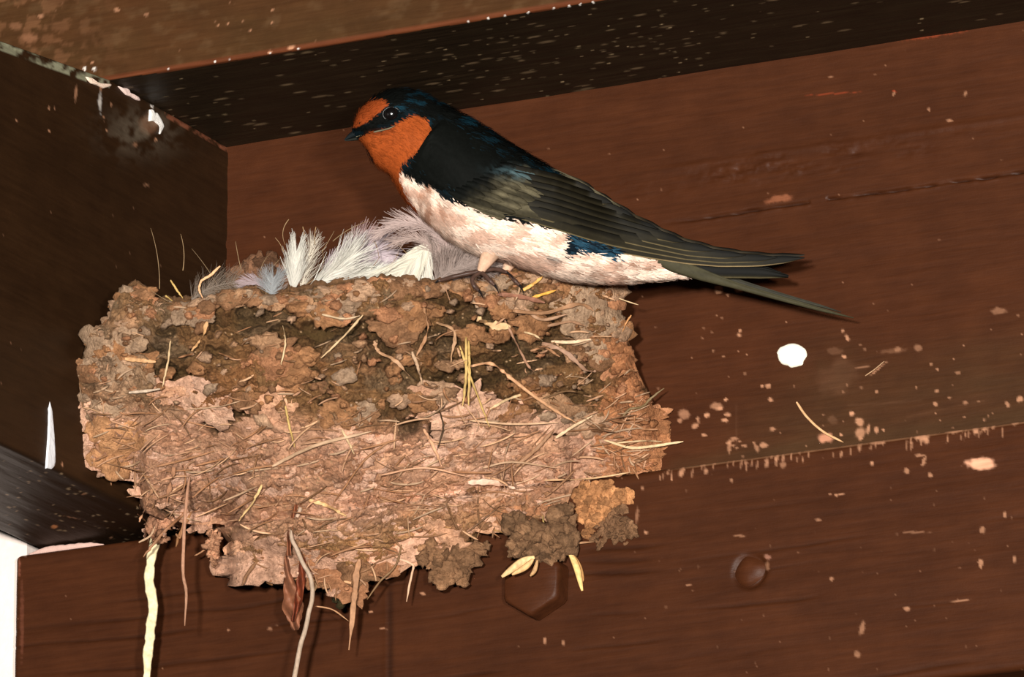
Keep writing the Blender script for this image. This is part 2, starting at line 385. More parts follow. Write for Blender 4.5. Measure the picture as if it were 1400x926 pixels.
def c_low(P, px, py):
    C = np.tile(BROWN*0.93, (len(P), 1))*(0.86+0.3*fbm(P[:, 0]/35, P[:, 2]/8, 4, 131))[:, None]
    w = P[:, 2]+2.0*fbm(P[:, 0]/60, P[:, 2]/60, 3, 110)*4
    C *= (1-0.30*sstep(0.80, 0.95, vnoise(w/1.7, P[:, 0]/45, 115)))[:, None]
    C *= (1-0.45*np.exp(-((px-534)/4)**2)*sstep(780, 820, py))[:, None]
    C = speckle(px/9, py/9, 0.010, 160, C, PALE, 0.12, 0.4)
    C = np.where((px > 880)[:, None], speckle(px/8, py/13, 0.03, 165, C, PALE*0.7, 0.16, 0.35), C)
    # worn dusty top arris
    top = (P[:, 2] > ZC-2.0); e = sstep(900, 960, px)*(P[:, 2] > ZC-1.1)*(0.35+0.5*fbm(px/14, py*0, 3, 170))
    C = C*(1-e[:, None])+lin(150, 108, 78)*e[:, None]
    lw = np.where(P[:, 2] > ZC-0.3, 0.6, 0)[:, None]*sstep(200, 260, px)[:, None]; C = C*(1-lw)+lin(110, 84, 60)*lw
    L = [(933, 645, 3, 8, 20, .7), (918, 656, 2, 2, 0, .9), (878, 668, 2, 2.5, 0, .6), (1000, 657, 2.5, 3, 0, .5), (1340, 634, 21, 9, -2, .9, lin(224, 164, 132)), (1192, 634, 3, 3, 0, .8), (1240, 645, 4, 5, 30, .6), (1272, 650, 3, 4, 0, .6),
         (1263, 632, 3, 8, 20, .6), (1258, 623, 8, 2.5, 0, .5), (1262, 599, 9, 6, 10, .8), (1254, 598, 4, 4, 0, .8), (1267, 603, 4, 5, 0, .7), (1305, 589, 14, 3.5, -6, .8), (1334, 588, 5, 8, 0, .85), (1346, 586, 3, 5, 0, .8), (1358, 583, 3, 4, 0, .7), (1388, 578, 6, 4, 0, .7), (1200, 605, 14, 3, -5, .6),
         (1048, 632, 3, 8, 0, .5), (1061, 633, 2, 8, 0, .4), (1070, 636, 5, 6, 0, .4), (1143, 677, 3, 2.5, 0, .7), (1150, 676, 4, 1.5, 0, .7), (1135, 676, 3, 1.5, 0, .5), (1343, 725, 4, 6, 0, .5), (1374, 704, 3, 4, 0, .5), (1341, 770, 3, 7, 0, .6), (1387, 765, 2, 6, 0, .6), (1240, 833, 5, 4, 0, .6),
         (1178, 860, 4, 12, 15, .4), (1172, 895, 5, 5, 0, .35), (1313, 822, 15, 1.5, -8, .5), (1250, 728, 22, 1.5, 0, .3), (1118, 711, 5, 1.8, 0, .5), (1011, 733, 10, 1.5, 0, .35), (1137, 792, 3, 3, 0, .5), (883, 728, 3, 2.4, 0, .8), (578, 812, 4, 1.8, 0, .8), (507, 837, 4, 1.3, 0, .8), (525, 860, 6, 1, 0, .6),
         (941, 800, 4, 1.5, 0, .5), (1050, 762, 5, 4, 0, .5, lin(170, 120, 100)), (1048, 773, 4, 7, 0, .4), (30, 757, 8, 5, -20, .9, lin(225, 180, 160)), (26, 775, 2, 18, 0, .5, lin(150, 90, 70)), (312, 862, 2, 2, 0, .6), (369, 860, 4, 3, 0, .35), (30, 850, 3, 60, 0, .2, lin(150, 90, 70)),
         (745, 876, 2, 6, 0, .5), (770, 880, 2, 4, 0, .5), (871, 705, 2.5, 14, 5, .35), (1010, 781, 7, 4, 0, .35)]
    for i in range(60):
        xx = 900+rng.random()*480; yt = 640-0.137*(xx-900)
        L.append((xx, yt+3+rng.random()*14, 0.8+1.2*rng.random(), 3+6*rng.random(), 10*rng.random(), .3+.25*rng.random()))
    spots(px, py, L, PALE, C)
    return C
b = sweep_x(X, prof, d_low, c_low)
tag(b.build('trim_1', M_PAINT, origin=(150, -10, ZD)), kind='structure')

# --- upper beam: dark underside at z = 0, face at y = -DU
prof = [(24, 130), (24, 0.0)]+[(y, 0.0) for y in np.arange(2, -DU+1.0, -0.6)]+arc(-DU+0.8, 0.8, 0.8, 270, 180, 5)+[(-DU, z) for z in np.arange(1.6, 46, 0.6)]+[(-DU, 130)]
X = xs_dense(-62, 262, 0.5, -150, 460)
def d_up(P, px, py):
    under = P[:, 2] < 0.5
    return -np.where(under, 0.5*(fbm(P[:, 0]/25, P[:, 1]/2.5, 4, 203)-0.5), 0.3*(fbm(P[:, 0]/30, P[:, 2]/10, 4, 205)-0.5))
def c_up(P, px, py):
    under = P[:, 2] < 0.35
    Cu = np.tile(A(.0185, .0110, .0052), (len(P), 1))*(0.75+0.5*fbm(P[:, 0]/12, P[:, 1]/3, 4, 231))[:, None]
    # pale flecks, thickest above the bird's back
    dens = 0.05+0.30*np.exp(-((px-760)/210)**2)*np.exp(-((py-(75-0.12*(px-760)))/50)**2)
    dens = dens*0.6; f1, f2, h1, h2 = voro(P[:, 0]/3.6, P[:, 1]/1.9, 241)
    w = ((h1 < dens)*(1-sstep(0.12, 0.26, f1*(0.6+h2)))*(0.15+0.7*h2**2))[:, None]; Cu = Cu*(1-w)+lin(200, 172, 132)*w
    f1, f2, h1, h2 = voro(P[:, 0]/8, P[:, 1]/2.6, 251)
    w = ((h1 < 0.10+0.12*(dens > .1))*(1-sstep(0.1, 0.3, f1*(0.6+h2)))*0.45)[:, None]; Cu = Cu*(1-w)+lin(150, 125, 95)*w
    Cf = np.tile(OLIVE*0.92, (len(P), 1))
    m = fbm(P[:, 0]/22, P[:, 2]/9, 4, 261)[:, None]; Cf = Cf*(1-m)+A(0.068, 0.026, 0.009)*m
    f = 0.35*sstep(0.55, 0.8, fbm(P[:, 0]/5, P[:, 2]/3, 4, 267))[:, None]; Cf = Cf*(1-f)+lin(96, 72, 48)*f
    f = 0.5*(sstep(200, 40, px)*sstep(0.5, 0.62, fbm(P[:, 0]/4, P[:, 2]/3, 4, 269)))[:, None]; Cf = Cf*(1-f)+lin(118, 80, 54)*f
    Cf = speckle(px/12, py/12, 0.02, 271, Cf, PALE, 0.1, 0.5)
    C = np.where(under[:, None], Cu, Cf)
    e = ((P[:, 2] > 0.0) & (P[:, 2] < 1.3) & (P[:, 1] < -DU+1.2)); C[e] = lin(96, 52, 30)
    L = [(116, 94, 3, 2.5, 0, 1, WHITE), (129, 94, 3, 3, 30, 1, WHITE), (126, 86, 2.5, 2.5, 0, .7), (160, 14, 4, 3, 0, .5), (56, 22, 5, 3, 0, .5), (40, 52, 12, 7, 0, .5, lin(150, 104, 76)), (20, 36, 10, 6, 0, .4, lin(150, 104, 76)), (200, 20, 4, 3, 0, .4), (1040, 15, 1, 1, 0, .1)]
    for x in (367, 370, 398, 401, 395): L.append((x, 72-(x-367)*0.2, 2, 2.4, 0, .9))
    for x in (229, 294, 313, 370, 408, 640, 667, 690, 722, 757, 778, 793, 811): L.append((x, 107-(x-150)*0.1575, 1.6, 1.6, 0, 1, WHITE))
    for x, y in ((297, 30), (310, 32), (330, 28), (345, 31), (326, 40), (341, 41), (373, 14), (317, 4), (372, 31), (296, 34)): L.append((x, y, 3.5, 0.9, 10, .7))
    spots(px, py, L, PALE, C)
    return C
b = sweep_x(X, prof, d_up, c_up)
tag(b.build('trim_2', M_PAINT, origin=(150, -20, 0)), kind='structure')

# --- joist: comes out of the wall, right face x = 0, top falls away outwards beyond the upper beam
hp = hit(0, 55, (0, 0, 0), (1, 0, 0)); slope = (0-hp[2])/(-DU-hp[1])     # dz/dy of the top edge
Y = np.concatenate([[24], np.arange(2, -185, -0.6), np.linspace(-188, -330, 10)])
ztop = np.where(Y > -DU, 0.0, (Y+DU)*slope)
nr = 200; tt = np.linspace(0, 1, nr)
nb_ = 60
secs = []
for y, zt in zip(Y, ztop):
    s = [(-WJ, zt, 0)]+[(-WJ, ZJ, 0)]
    s = np.array([[-WJ, y, zt], [-WJ, y, 0.5*(zt+ZJ)], [-WJ, y, ZJ+1.0]]+[[x, y, ZJ] for x in np.linspace(-WJ+0.8, -0.9, nb_)]+[[-0.3, y, ZJ+0.25]]+[[0, y, ZJ+0.9+(zt-ZJ-1.2)*t] for t in tt]+[[-0.5, y, zt]])
    secs.append(s)
S = np.stack(secs); ny, npf = S.shape[:2]
P = S.reshape(-1, 3).copy(); px, py = proj(P)
face = P[:, 0] > -0.05; under = (P[:, 2] < ZJ+0.3)
P[:, 0] += np.where(face, 0.35*(fbm(P[:, 1]/50, P[:, 2]/4, 4, 303)-0.6), 0)
w = P[:, 2]+5*fbm(P[:, 1]/70, P[:, 2]/70, 3, 304)
P[:, 0] -= np.where(face, 0.3*sstep(0.8, 0.95, vnoise(w/2.4, P[:, 1]/60, 309)), 0)
P[:, 2] -= np.where(under, 0.5*(fbm(P[:, 1]/20, P[:, 0]/2.5, 4, 306)-0.5), 0)
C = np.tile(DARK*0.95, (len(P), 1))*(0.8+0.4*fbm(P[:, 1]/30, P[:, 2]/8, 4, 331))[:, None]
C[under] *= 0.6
f1, f2, h1, h2 = voro(P[:, 1]/3.0, P[:, 0]/1.6, 341)
w = (under*(h1 < 0.16)*(1-sstep(0.1, 0.25, f1*(.6+h2)))*0.5)[:, None]; C = C*(1-w)+lin(190, 160, 125)*w
C = np.where(face[:, None], speckle(px/11, py/11, 0.015, 350, C, PALE*.6, 0.1, 0.6), C)
f = 0.5*np.exp(-((px-195)/45)**2-((py-180)/28)**2)*sstep(0.4, 0.65, fbm(px/14, py/14, 4, 355))*face; C = C*(1-f[:, None])+lin(120, 108, 92)*f[:, None]
# worn, greyed top edge of the joist
te = (P[:, 1] > -184)*face*(P[:, 2] > np.where(P[:, 1] > -DU, 0.0, (P[:, 1]+DU)*slope)-2.6)*(px < 150)*0.85*sstep(0.35, 0.6, fbm(px/10, py/10, 3, 357)); C = C*(1-te[:, None])+lin(150, 150, 125)*te[:, None]
te = face*(P[:, 2] > -1.6)*(px > 225)*0.6*sstep(0.35, 0.6, fbm(px/8, py/8, 3, 359)); C = C*(1-te[:, None])+lin(150, 90, 66)*te[:, None]
spots(px, py, [(104, 128, 2.5, 12, 8, .6), (137, 140, 3, 14, 0, .75, WHITE*0.8), (138, 120, 2, 5, 0, .5), (142, 160, 3, 1, 0, .6), (67, 148, 1.8, 2.2, 0, .9), (75, 148, 1.6, 1.6, 0, .7), (67, 179, 2, 2, 0, .9), (22, 165, 1.5, 1.5, 0, .8), (152, 143, 2, 3, 0, .6), (146, 178, 1.5, 1.5, 0, .8),
                       (205, 170, 14, 16, 0, .25), (213, 191, 2, 2, 0, .9), (185, 198, 4, 4, 0, .4), (200, 253, 5, 2, 0, .3), (208, 145, 2.5, 2, 0, 1, WHITE), (85, 636, 1.2, 3, 0, .9), (74, 720, 5, 3, 0, .8, lin(200, 130, 80)), (13, 722-4, 1, 1, 0, .4), (152, 738-2, 2, 2, 0, .6), (100, 708, 12, 1, 12, .4), (115, 676, 4, 1, 0, .5)], PALE, C)
b = MB(); F = grid_faces(ny, npf, True)
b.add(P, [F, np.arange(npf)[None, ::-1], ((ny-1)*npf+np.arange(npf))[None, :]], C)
tag(b.build('trim_3', M_PAINT_Y, origin=(-22, -100, ZJ)), kind='structure')

# --- pale rendered wall the lower beam dies into, seen at the far left
def box(b, a, c, col, sub=None):
    a = np.asarray(a, float); c = np.asarray(c, float)
    V = np.array([[a[0] if i & 1 == 0 else c[0], a[1] if i & 2 == 0 else c[1], a[2] if i & 4 == 0 else c[2]] for i in range(8)])
    b.add(V, np.array([[0, 1, 3, 2], [4, 6, 7, 5], [0, 4, 5, 1], [2, 3, 7, 6], [0, 2, 6, 4], [1, 5, 7, 3]])[:, ::-1], col)
b = MB(); box(b, (-260, -22, -330), (XL-0.3, 30, -40), lin(238, 222, 214))
tag(b.build('wall_left', M_PLASTER, smooth=False), kind='structure')
# pale sliver added to stand in for the bright gap between joist and beam top
def lump(pl, zl, y0, y1, col, name, mat, label, cat, group=None, z0=ZC):
    xs = np.linspace(pl[0], pl[1], 40); h = np.interp(xs, np.linspace(pl[0], pl[1], len(zl)), zl)*(0.85+0.3*fbm(xs, xs*0, 3, 5))
    V = []; 
    for x, hh in zip(xs, h): V += [[x, y0, z0-0.05], [x, y0-0.05, z0+hh*0.8], [x, y0+0.3, z0+hh], [x, y1, z0+hh*0.9], [x, y1, z0-0.05]]
    b = MB(); n = 5; b.add(np.array(V), [grid_faces(40, n, True), np.arange(n)[None, :], (39*n+np.arange(n))[None, ::-1]], col)
    return tag(b.build(name, mat), label, cat, group)
lump((-46.5, -23), [0.2, 1.5, 1.7, 1.5, 1.4, 1.2, 0.2], -DL+1.0, -DL+9, lin(206, 170, 158), 'bright_gap_strip', M_LIME, 'pale pink strip standing in for the bright gap between joist and left end of lower beam', 'filler')

# ------------------------------------------------------------------ hexagonal bolt head and plugged screw on the lower beam
def lathe_hex(rs, ys, n=6, rot=0, round_=0.0, seg=48):
    a = np.linspace(0, 2*np.pi, seg, endpoint=False)
    hexr = np.cos(np.pi/n)/np.cos(((a-rot+np.pi/n) % (2*np.pi/n))-np.pi/n)
    V = []
    for r, y, k in rs:
        rr = r*((1-k)*hexr+k); V.append(np.stack([BOLT[0]+rr*np.cos(a), np.full(seg, y), BOLT[2]+rr*np.sin(a)], 1))
    return np.vstack(V), seg
prof = [(11.4, -DL+0.8, 1), (11.1, -DL+0.1, 1), (10.7, -DL-0.15, .9), (10.0, -DL-0.3, .2), (9.6, -DL-0.9, 0), (9.45, -DL-1.6, 0), (9.4, -DL-5.0, 0), (9.2, -DL-5.7, 0.05), (8.5, -DL-6.3, .35), (7.6, -DL-6.5, .8), (4, -DL-6.55, 1), (0.05, -DL-6.6, 1)]
V, seg = lathe_hex(prof, None, rot=math.radians(-63))
b = MB(); vv = V[4*seg:]; b.add(vv, [grid_faces(8, seg, True)[:, ::-1], (np.arange(seg)+7*seg)[None, :]], BROWN*1.0*(0.9+0.2*fbm(vv[:, 0], vv[:, 2], 2, 4))[:, None])
tag(b.build('hex_bolt', M_PAINT), 'brown painted hexagonal bolt head on the lower beam beneath the nest', 'bolt')
a = np.linspace(0, 2*np.pi, 32, endpoint=False); V = []
for r, y in ((4.0, .35), (3.4, -.1), (2.8, -.45), (1.8, -.8), (0.9, -.9), (0.05, -.92)):
    V.append(np.stack([SCREW[0]+r*np.cos(a)*(1+.12*np.sin(2*a+1)), np.full(32, -DL+y), SCREW[2]+r*np.sin(a)*(1+.1*np.cos(3*a))], 1))
V = np.vstack(V); b = MB(); b.add(V, grid_faces(6, 32, True)[:, ::-1], BROWN*1.1)
tag(b.build('screw_plug', M_PAINT), 'small round plugged screw head painted brown, right of the bolt', 'screw')

# ------------------------------------------------------------------ droppings and paint chips stuck to the timbers
def splat(cx, cy, rx, ry, thick, p0, n, col, label, seed, poly=None, name='bird_dropping', cat='bird dropping'):
    k = 64; n = np.asarray(n, float); rings = [1.0, 0.96, 0.85, 0.6, 0.3, 0.02]; hs = [-.2, .5, .9, 1, .9, .95]
    if poly is not None:
        q = np.array(poly, float); q = np.vstack([q, q[:1]]); s = np.r_[0, np.cumsum(np.hypot(*np.diff(q, axis=0).T))]; t = np.linspace(0, s[-1], k, endpoint=False)
        ox = np.interp(t, s, q[:, 0]); oy = np.interp(t, s, q[:, 1]); cx, cy = ox.mean(), oy.mean()
    else:
        a = np.linspace(0, 2*np.pi, k, endpoint=False); w = 1+0.16*(fbm(np.cos(a)*2.2+seed, np.sin(a)*2.2, 3, seed)-0.5)*2
        ox = cx+rx*w*np.cos(a); oy = cy+ry*w*np.sin(a)
    V = []
    for r, h in zip(rings, hs):
        P = hit(cx+(ox-cx)*r, cy+(oy-cy)*r, p0, n); hh = thick*h*(1+(0.5*(fbm(P[:, 0]*.9+P[:, 1]*.9, P[:, 2]*.9, 3, seed)-0.5) if h > 0 else 0)); V.append(P+n*np.asarray(hh)[..., None] if np.ndim(hh) else P+n*hh)
    V = np.vstack(V); b = MB(); b.add(V, [grid_faces(len(rings), k, True), ((len(rings)-1)*k+np.arange(k))[None, ::-1]], col)
    return tag(b.build(name, M_LIME), label, cat)
splat(1083, 486, 20, 16.5, 1.0, (0, 0, 0), (0, -1, 0), lin(255, 246, 226), 'round white dropping stuck to the brown wall right of the nest', 3)
splat(68, 590, 5, 40, 0.4, (0, 0, 0), (1, 0, 0), lin(240, 240, 245), 'narrow white streak of dropping running down the dark joist', 5,
      [(67.5, 548), (70, 556), (72, 575), (74, 600), (75, 625), (75, 638), (70, 642), (66, 640), (62, 641), (63, 625), (65, 600), (65.5, 575), (66, 556)])
splat(212, 162, 8, 10, 0.5, (0, 0, 0), (1, 0, 0), lin(255, 250, 244), 'bright white ragged splash on the joist under the dark upper beam', 6,
      [(204, 150), (208, 149), (210, 154), (214, 154), (218, 160), (222, 168), (224, 174), (219, 184), (217, 183), (219, 173), (213, 168), (208, 164), (203, 166)])
splat(170, 124, 8, 5, 0.5, (0, 0, 0), (1, 0, 0), lin(244, 214, 204), 'pink white paint chip on the joist edge left of the ragged splash', 8,
      [(161, 118), (167, 120), (174, 120), (176, 127), (183, 130), (190, 134), (192, 138), (186, 137), (178, 132), (172, 130), (166, 124)], 'paint_chip', 'paint chip')
splat(128, 112, 8, 5, 0.5, (0, 0, 0), (1, 0, 0), lin(250, 222, 200), 'small bright paint chip at the outer end of the joist edge', 9,
      [(117, 105), (123, 106), (126, 112), (134, 113), (140, 118), (152, 115), (152, 118), (141, 121), (133, 117), (124, 114), (120, 110)], 'paint_chip', 'paint chip')

# ------------------------------------------------------------------ the mud nest
TOP = np.array([(108, 512), (112, 492), (116, 476), (124, 455), (140, 446), (150, 440), (154, 418), (166, 402), (178, 393), (192, 391), (203, 402), (214, 415), (240, 414), (262, 408), (300, 402), (340, 398), (372, 402), (410, 398), (450, 392), (490, 387), (540, 384), (590, 387), (640, 384), (668, 382), (700, 372), (735, 372), (765, 382), (800, 388), (842, 388), (848, 396), (851, 430), (858, 462), (868, 498), (880, 525), (891, 548), (894, 570), (899, 600), (905, 632)], float)
BOT = np.array([(108, 530), (112, 560), (120, 575), (126, 600), (130, 640), (138, 652), (178, 655), (188, 672), (194, 700), (200, 730), (212, 738), (228, 728), (250, 722), (275, 722), (300, 730), (320, 752), (334, 778), (348, 790), (370, 786), (384, 794), (410, 790), (440, 798), (462, 814), (480, 800), (520, 794), (540, 768), (568, 756), (600, 752), (640, 745), (668, 728), (700, 716), (740, 708), (772, 700), (782, 668), (800, 655), (850, 650), (905, 641)], float)
x0n, x1n = 108.0, 905.0
def plane_depth(px, py, p0, n): return depthD(hit(px, py, p0, n))
def base_depth(px, py):
    Dw = plane_depth(px, py, (0, 0, 0), (0, 1, 0)); Db = plane_depth(px, py, (0, -DL, 0), (0, 1, 0)); Dj = plane_depth(px, py, (0, 0, 0), (1, 0, 0))
    pj = hit(px, py, (0, 0, 0), (1, 0, 0)); pb = hit(px, py, (0, -DL, 0), (0, 1, 0))
    Dj = np.where((pj[..., 1] < 1) & (pj[..., 2] > ZJ), Dj, -1e3)
    Db = np.where(pb[..., 2] < ZC, Db, -1e3)
    return np.maximum(np.maximum(Dw, Db), Dj)
DLft = float(plane_depth(np.array(112.), np.array(520.), (0, 0, 0), (1, 0, 0))); DRgt = float(plane_depth(np.array(898.), np.array(600.), (0, 0, 0), (0, 1, 0)))
def full_depth(px):
    u = np.clip((px-x0n)/(x1n-x0n), 0, 1)
    return DLft*(1-u)+DRgt*u+36*np.sin(np.pi*u)**0.8
NU, NV = 640, 340
cu = np.linspace(x0n, x1n, NU)
yt = np.interp(cu, TOP[:, 0], TOP[:, 1]); yb = np.interp(cu, BOT[:, 0], BOT[:, 1])
yt += 5*(fbm(cu/12, cu*0, 3, 401)-0.5); yb += 10*(fbm(cu/9, cu*0, 3, 402)-0.5)
yb = np.maximum(yb, yt+6)
tv = np.linspace(0, 1, NV)
PX = np.repeat(cu[:, None], NV, 1); PY = yt[:, None]+(yb-yt)[:, None]*tv[None]
T = np.repeat(tv[None], NU, 0)
# absolute height decides how far the wall of the nest has turned under
hfall = sstep(0.25, 1.0, T)
BASE = base_depth(PX, PY)
# smooth the base under the nest
prof_w = np.sqrt(np.clip(1-(np.clip(T-0.12, 0, 1)/0.88)**2.6, 0, 1))*np.where(T < 0.12, 1-0.02*((0.12-T)/0.12)**2, 1)
FULL = full_depth(PX)
D0 = np.maximum(BASE+(FULL-BASE)*prof_w, BASE-1.0)
# --- relief: mud pellets laid in courses, crevices, cracked slabs
wx = PX+22*(fbm(PX/42, PY/42, 3, 411)-0.5)*2+9*(fbm(PX/11, PY/11, 3, 414)-0.5)*2
wy = PY+18*(fbm(PX/42, PY/42, 3, 412)-0.5)*2+7*(fbm(PX/11, PY/11, 3, 415)-0.5)*2
upper = 1-sstep(545, 600, PY+25*(fbm(PX/80, PY/80, 2, 413)-0.5)*2-0.03*(PX-500))      # 1 in the lumpy top half
upper = np.maximum(upper, 0)
f1, f2, h1, h2 = voro(wx/34, wy/22, 420)
g1, g2, k1, k2 = voro(wx/17, wy/12, 430)
dome = np.sqrt(np.clip(1-(f1/0.85)**2, 0, 1)); crev = 1-sstep(0.0, 0.12, f2-f1)
dome2 = np.sqrt(np.clip(1-(g1/0.85)**2, 0, 1)); crev2 = 1-sstep(0, 0.12, g2-g1)
n1 = fbm(wx/58, wy/34, 4, 421); n2 = fbm(wx/24, wy/15, 4, 422)
band = np.exp(-((PY-(458-0.03*(PX-450)))/34)**2)*sstep(215, 260, PX)*sstep(800, 740, PX)        # the loose, recessed course under the rim
p1 = sstep(0.40, 0.50, n1-0.07*band+0.05*(h1-.5)); p2 = sstep(0.44, 0.52, n2-0.05*band)
rel_u = -3.2+3.4*p1+1.9*p2+1.5*dome*p1+0.9*dome2+1.3*(h1-.5)*p1-0.9*crev*p1-0.5*crev2-1.6*band
rel_l = -1.2+1.3*sstep(0.36, 0.44, n1)+0.9*sstep(0.40, 0.46, n2)+0.35*dome+0.3*dome2
rel = upper*(0.75*rel_u-1.6)+(1-upper)*(0.8*rel_l-0.6)
q = (fbm(wx/95, wy/34, 4, 445)*6+0.018*PY+0.004*PX); st = q-np.floor(q); rel += 1.9*(st**3)*(0.9-0.3*upper)
q = (fbm(wx/48+30, wy/20, 4, 446)*5+0.03*PY+0.004*PX); st2 = q-np.floor(q); rel += 1.0*(st2**3)
rel += 0.55*(fbm(PX/5, PY/5, 3, 450)-0.5)*2+0.6*(fbm(PX/13, PY/10, 3, 451)-0.5)*2
ck = np.abs(fbm(wx/60, wy/36, 4, 455)-0.5); crack = 1-sstep(0, 0.009, ck); rel -= 1.6*crack*(0.3+0.7*upper)
# deep hollows
hol = [(520, 448, 26, 7, 5), (610, 520, 16, 7, 5), (460, 548, 26, 5, 5), (235, 452, 22, 7, 5), (680, 445, 18, 6, 5), (815, 520, 8, 14, 4), (300, 480, 14, 6, 5), (400, 500, 16, 5, 4), (560, 575, 22, 14, 6), (600, 590, 7, 30, 5), (540, 560, 30, 9, 4), (345, 438, 48, 10, 4), (430, 455, 50, 12, 4.5), (250, 520, 32, 16, 5), (288, 582, 20, 13, 6), (330, 575, 46, 10, 4.5), (395, 540, 24, 8, 5), (205, 480, 26, 9, 5), (640, 420, 30, 6, 3.5),
       (700, 470, 20, 9, 4), (600, 470, 40, 10, 3.5), (690, 500, 30, 12, 4), (795, 430, 26, 5, 5), (790, 460, 24, 6, 5), (760, 500, 50, 7, 4), (770, 545, 26, 10, 4), (650, 530, 26, 10, 5), (720, 560, 34, 8, 4.5), (765, 605, 12, 8, 5), (672, 392, 16, 6, 5), (710, 388, 10, 5, 4), (470, 520, 40, 6, 3), (520, 480, 24, 10, 4),
       (335, 740, 34, 9, 3), (240, 700, 18, 8, 4), (440, 780, 34, 10, 4), (380, 770, 16, 12, 4), (690, 735, 40, 8, 4), (860, 600, 8, 30, 2), (145, 560, 12, 5, 3), (480, 460, 30, 6, 4)]
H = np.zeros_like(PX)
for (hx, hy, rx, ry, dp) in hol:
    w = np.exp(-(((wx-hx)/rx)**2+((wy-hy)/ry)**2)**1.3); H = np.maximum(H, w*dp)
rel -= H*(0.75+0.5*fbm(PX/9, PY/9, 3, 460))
# thick overhanging slabs
for (hx, hy, rx, ry, dp) in [(160, 520, 46, 34, 2.5), (150, 470, 36, 24, 2), (185, 410, 24, 14, 2), (800, 400, 45, 14, 2.5), (830, 450, 20, 40, 1.5), (790, 420, 60, 8, 1), (430, 395, 60, 10, 1.2), (360, 400, 50, 8, 1), (560, 395, 70, 10, 1.2), (720, 520, 18, 16, 2), (400, 640, 80, 30, 1.5), (320, 520, 40, 22, 2)]:
    w = sstep(1.15, 0.85, ((PX-hx)/rx)**2+((PY-hy)/ry)**2+0.7*(fbm(PX/14, PY/14, 3, 465)-0.5)); rel += w*dp*0.6
edge = np.minimum(np.minimum((PX-x0n)/14, (x1n-PX)/14), 1); edge = np.clip(edge, 0, 1)
rel = np.clip(rel, -6.5, 6.5)*(0.25+0.75*edge)*(0.3+0.7*sstep(1.0, 0.93, T))
Dn = np.maximum(D0+rel, BASE+0.15)
PY2 = PY+rel*0.35*(1-2*T)*-1.2                       # the rim and the hem get lumpy outlines too
V = atD(PX, PY2, Dn)
# --- colours of the mud, with shade painted into recesses, hollows and cracks
m1 = fbm(PX/70, PY/50, 4, 470)
cA = lin(168, 126, 90); cB = lin(196, 142, 110); cC = lin(178, 118, 78); cD = lin(120, 92, 56); cG = lin(164, 134, 110)
up_ = upper[..., None]
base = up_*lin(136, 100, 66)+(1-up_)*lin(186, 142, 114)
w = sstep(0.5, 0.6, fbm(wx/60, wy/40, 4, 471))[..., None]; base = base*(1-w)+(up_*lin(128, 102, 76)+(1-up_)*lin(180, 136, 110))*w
w = (sstep(0.52, 0.60, fbm(wx/50, wy/34, 4, 472))*(0.3+0.5*sstep(470, 560, PY)))[..., None]*(0.35+0.65*up_); base = base*(1-w)+lin(150, 100, 62)*w
w = (np.exp(-((PX-160)/50)**2-((PY-500)/60)**2)*0.8)[..., None]; base = base*(1-w)+lin(176, 146, 120)*w
w = ((1-upper)*sstep(690, 760, PY+30*(fbm(PX/20, PY/20, 2, 9)-.5)-0.10*(500-PX))*0.8)[..., None]; base = base*(1-w)+lin(160, 118, 72)*w
w = (sstep(820, 860, PX)*0.7)[..., None]; base = base*(1-w)+lin(190, 130, 92)*w
recess_shade = (upper*(1-p1*0.75-p2*0.35)).clip(0, 1)[..., None]*0.85; base = base*(1-recess_shade)+lin(76, 58, 34)*recess_shade  # shade between the upper clumps put into the colour
base = base*(0.88+0.24*h1)[..., None]*(0.92+0.16*k2)[..., None]*(0.82+0.36*fbm(PX/9, PY/9, 4, 479))[..., None]
tint = (h2-0.5)[..., None]*A(0.05, -0.01, -0.06)+1; base = base*tint
hollow_shade = np.clip(H/4, 0, 1)[..., None]*0.75; base = base*(1-hollow_shade)+lin(66, 50, 26)*hollow_shade          # shade of the hollows painted into the mud colour
cr = (np.clip(crack+0.5*crev*upper, 0, 1)*0.5)[..., None]; base = base*(1-cr)+lin(84, 58, 36)*cr  # cracks and crevices shaded in the colour
gr, _, gh, gh2 = voro(PX/5, PY/5, 480); w = ((gh < 0.05)*(1-sstep(0.15, 0.32, gr)))[..., None]; base = base*(1-w)+lin(190, 156, 120)*w
nest = empty('mud_nest', atD(A(500), A(740), A(60))[0], 'half-cup mud and straw nest fixed in the corner of joist and beam', 'bird nest')
b = MB(); F = grid_faces(NU, NV)[:, ::-1]
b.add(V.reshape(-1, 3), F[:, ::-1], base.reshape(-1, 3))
# rim and inside of the cup, behind the top row
rows = [V[:, 0]]; back = FW.copy(); cbase = base_depth(cu, yt)
thick = [(2.0, 0.8), (4.5, 1.4), (8, 1.2), (11, -0.5), (13, -4), (15, -9), (19, -15), (27, -20), (40, -23), (60, -24)]
for (bk, dz) in thick:
    Dd = np.maximum(Dn[:, 0]-bk, cbase+0.1)
    q = atD(cu, yt, Dd); q[:, 2] += dz*np.clip(np.minimum(cu-x0n-25, x1n-65-cu)/60, 0, 1)+1.3*(fbm(cu/9, cu*0+bk/4, 3, 490)-0.5)*2*(bk > 1)
    q[:, 1] = np.minimum(q[:, 1], -0.05); q[:, 0] = np.maximum(q[:, 0], 0.05); q[:, 2] = np.minimum(q[:, 2], np.maximum(V[:, 0, 2], -65.0)+0.8); rows.append(q)
W = np.stack(rows, 1)
cc = np.repeat((cA*0.9)[None], W.shape[0]*W.shape[1], 0)*(0.75+0.5*fbm(np.repeat(cu, W.shape[1])/9, np.tile(np.arange(W.shape[1]), NU)*0.7, 3, 491))[:, None]
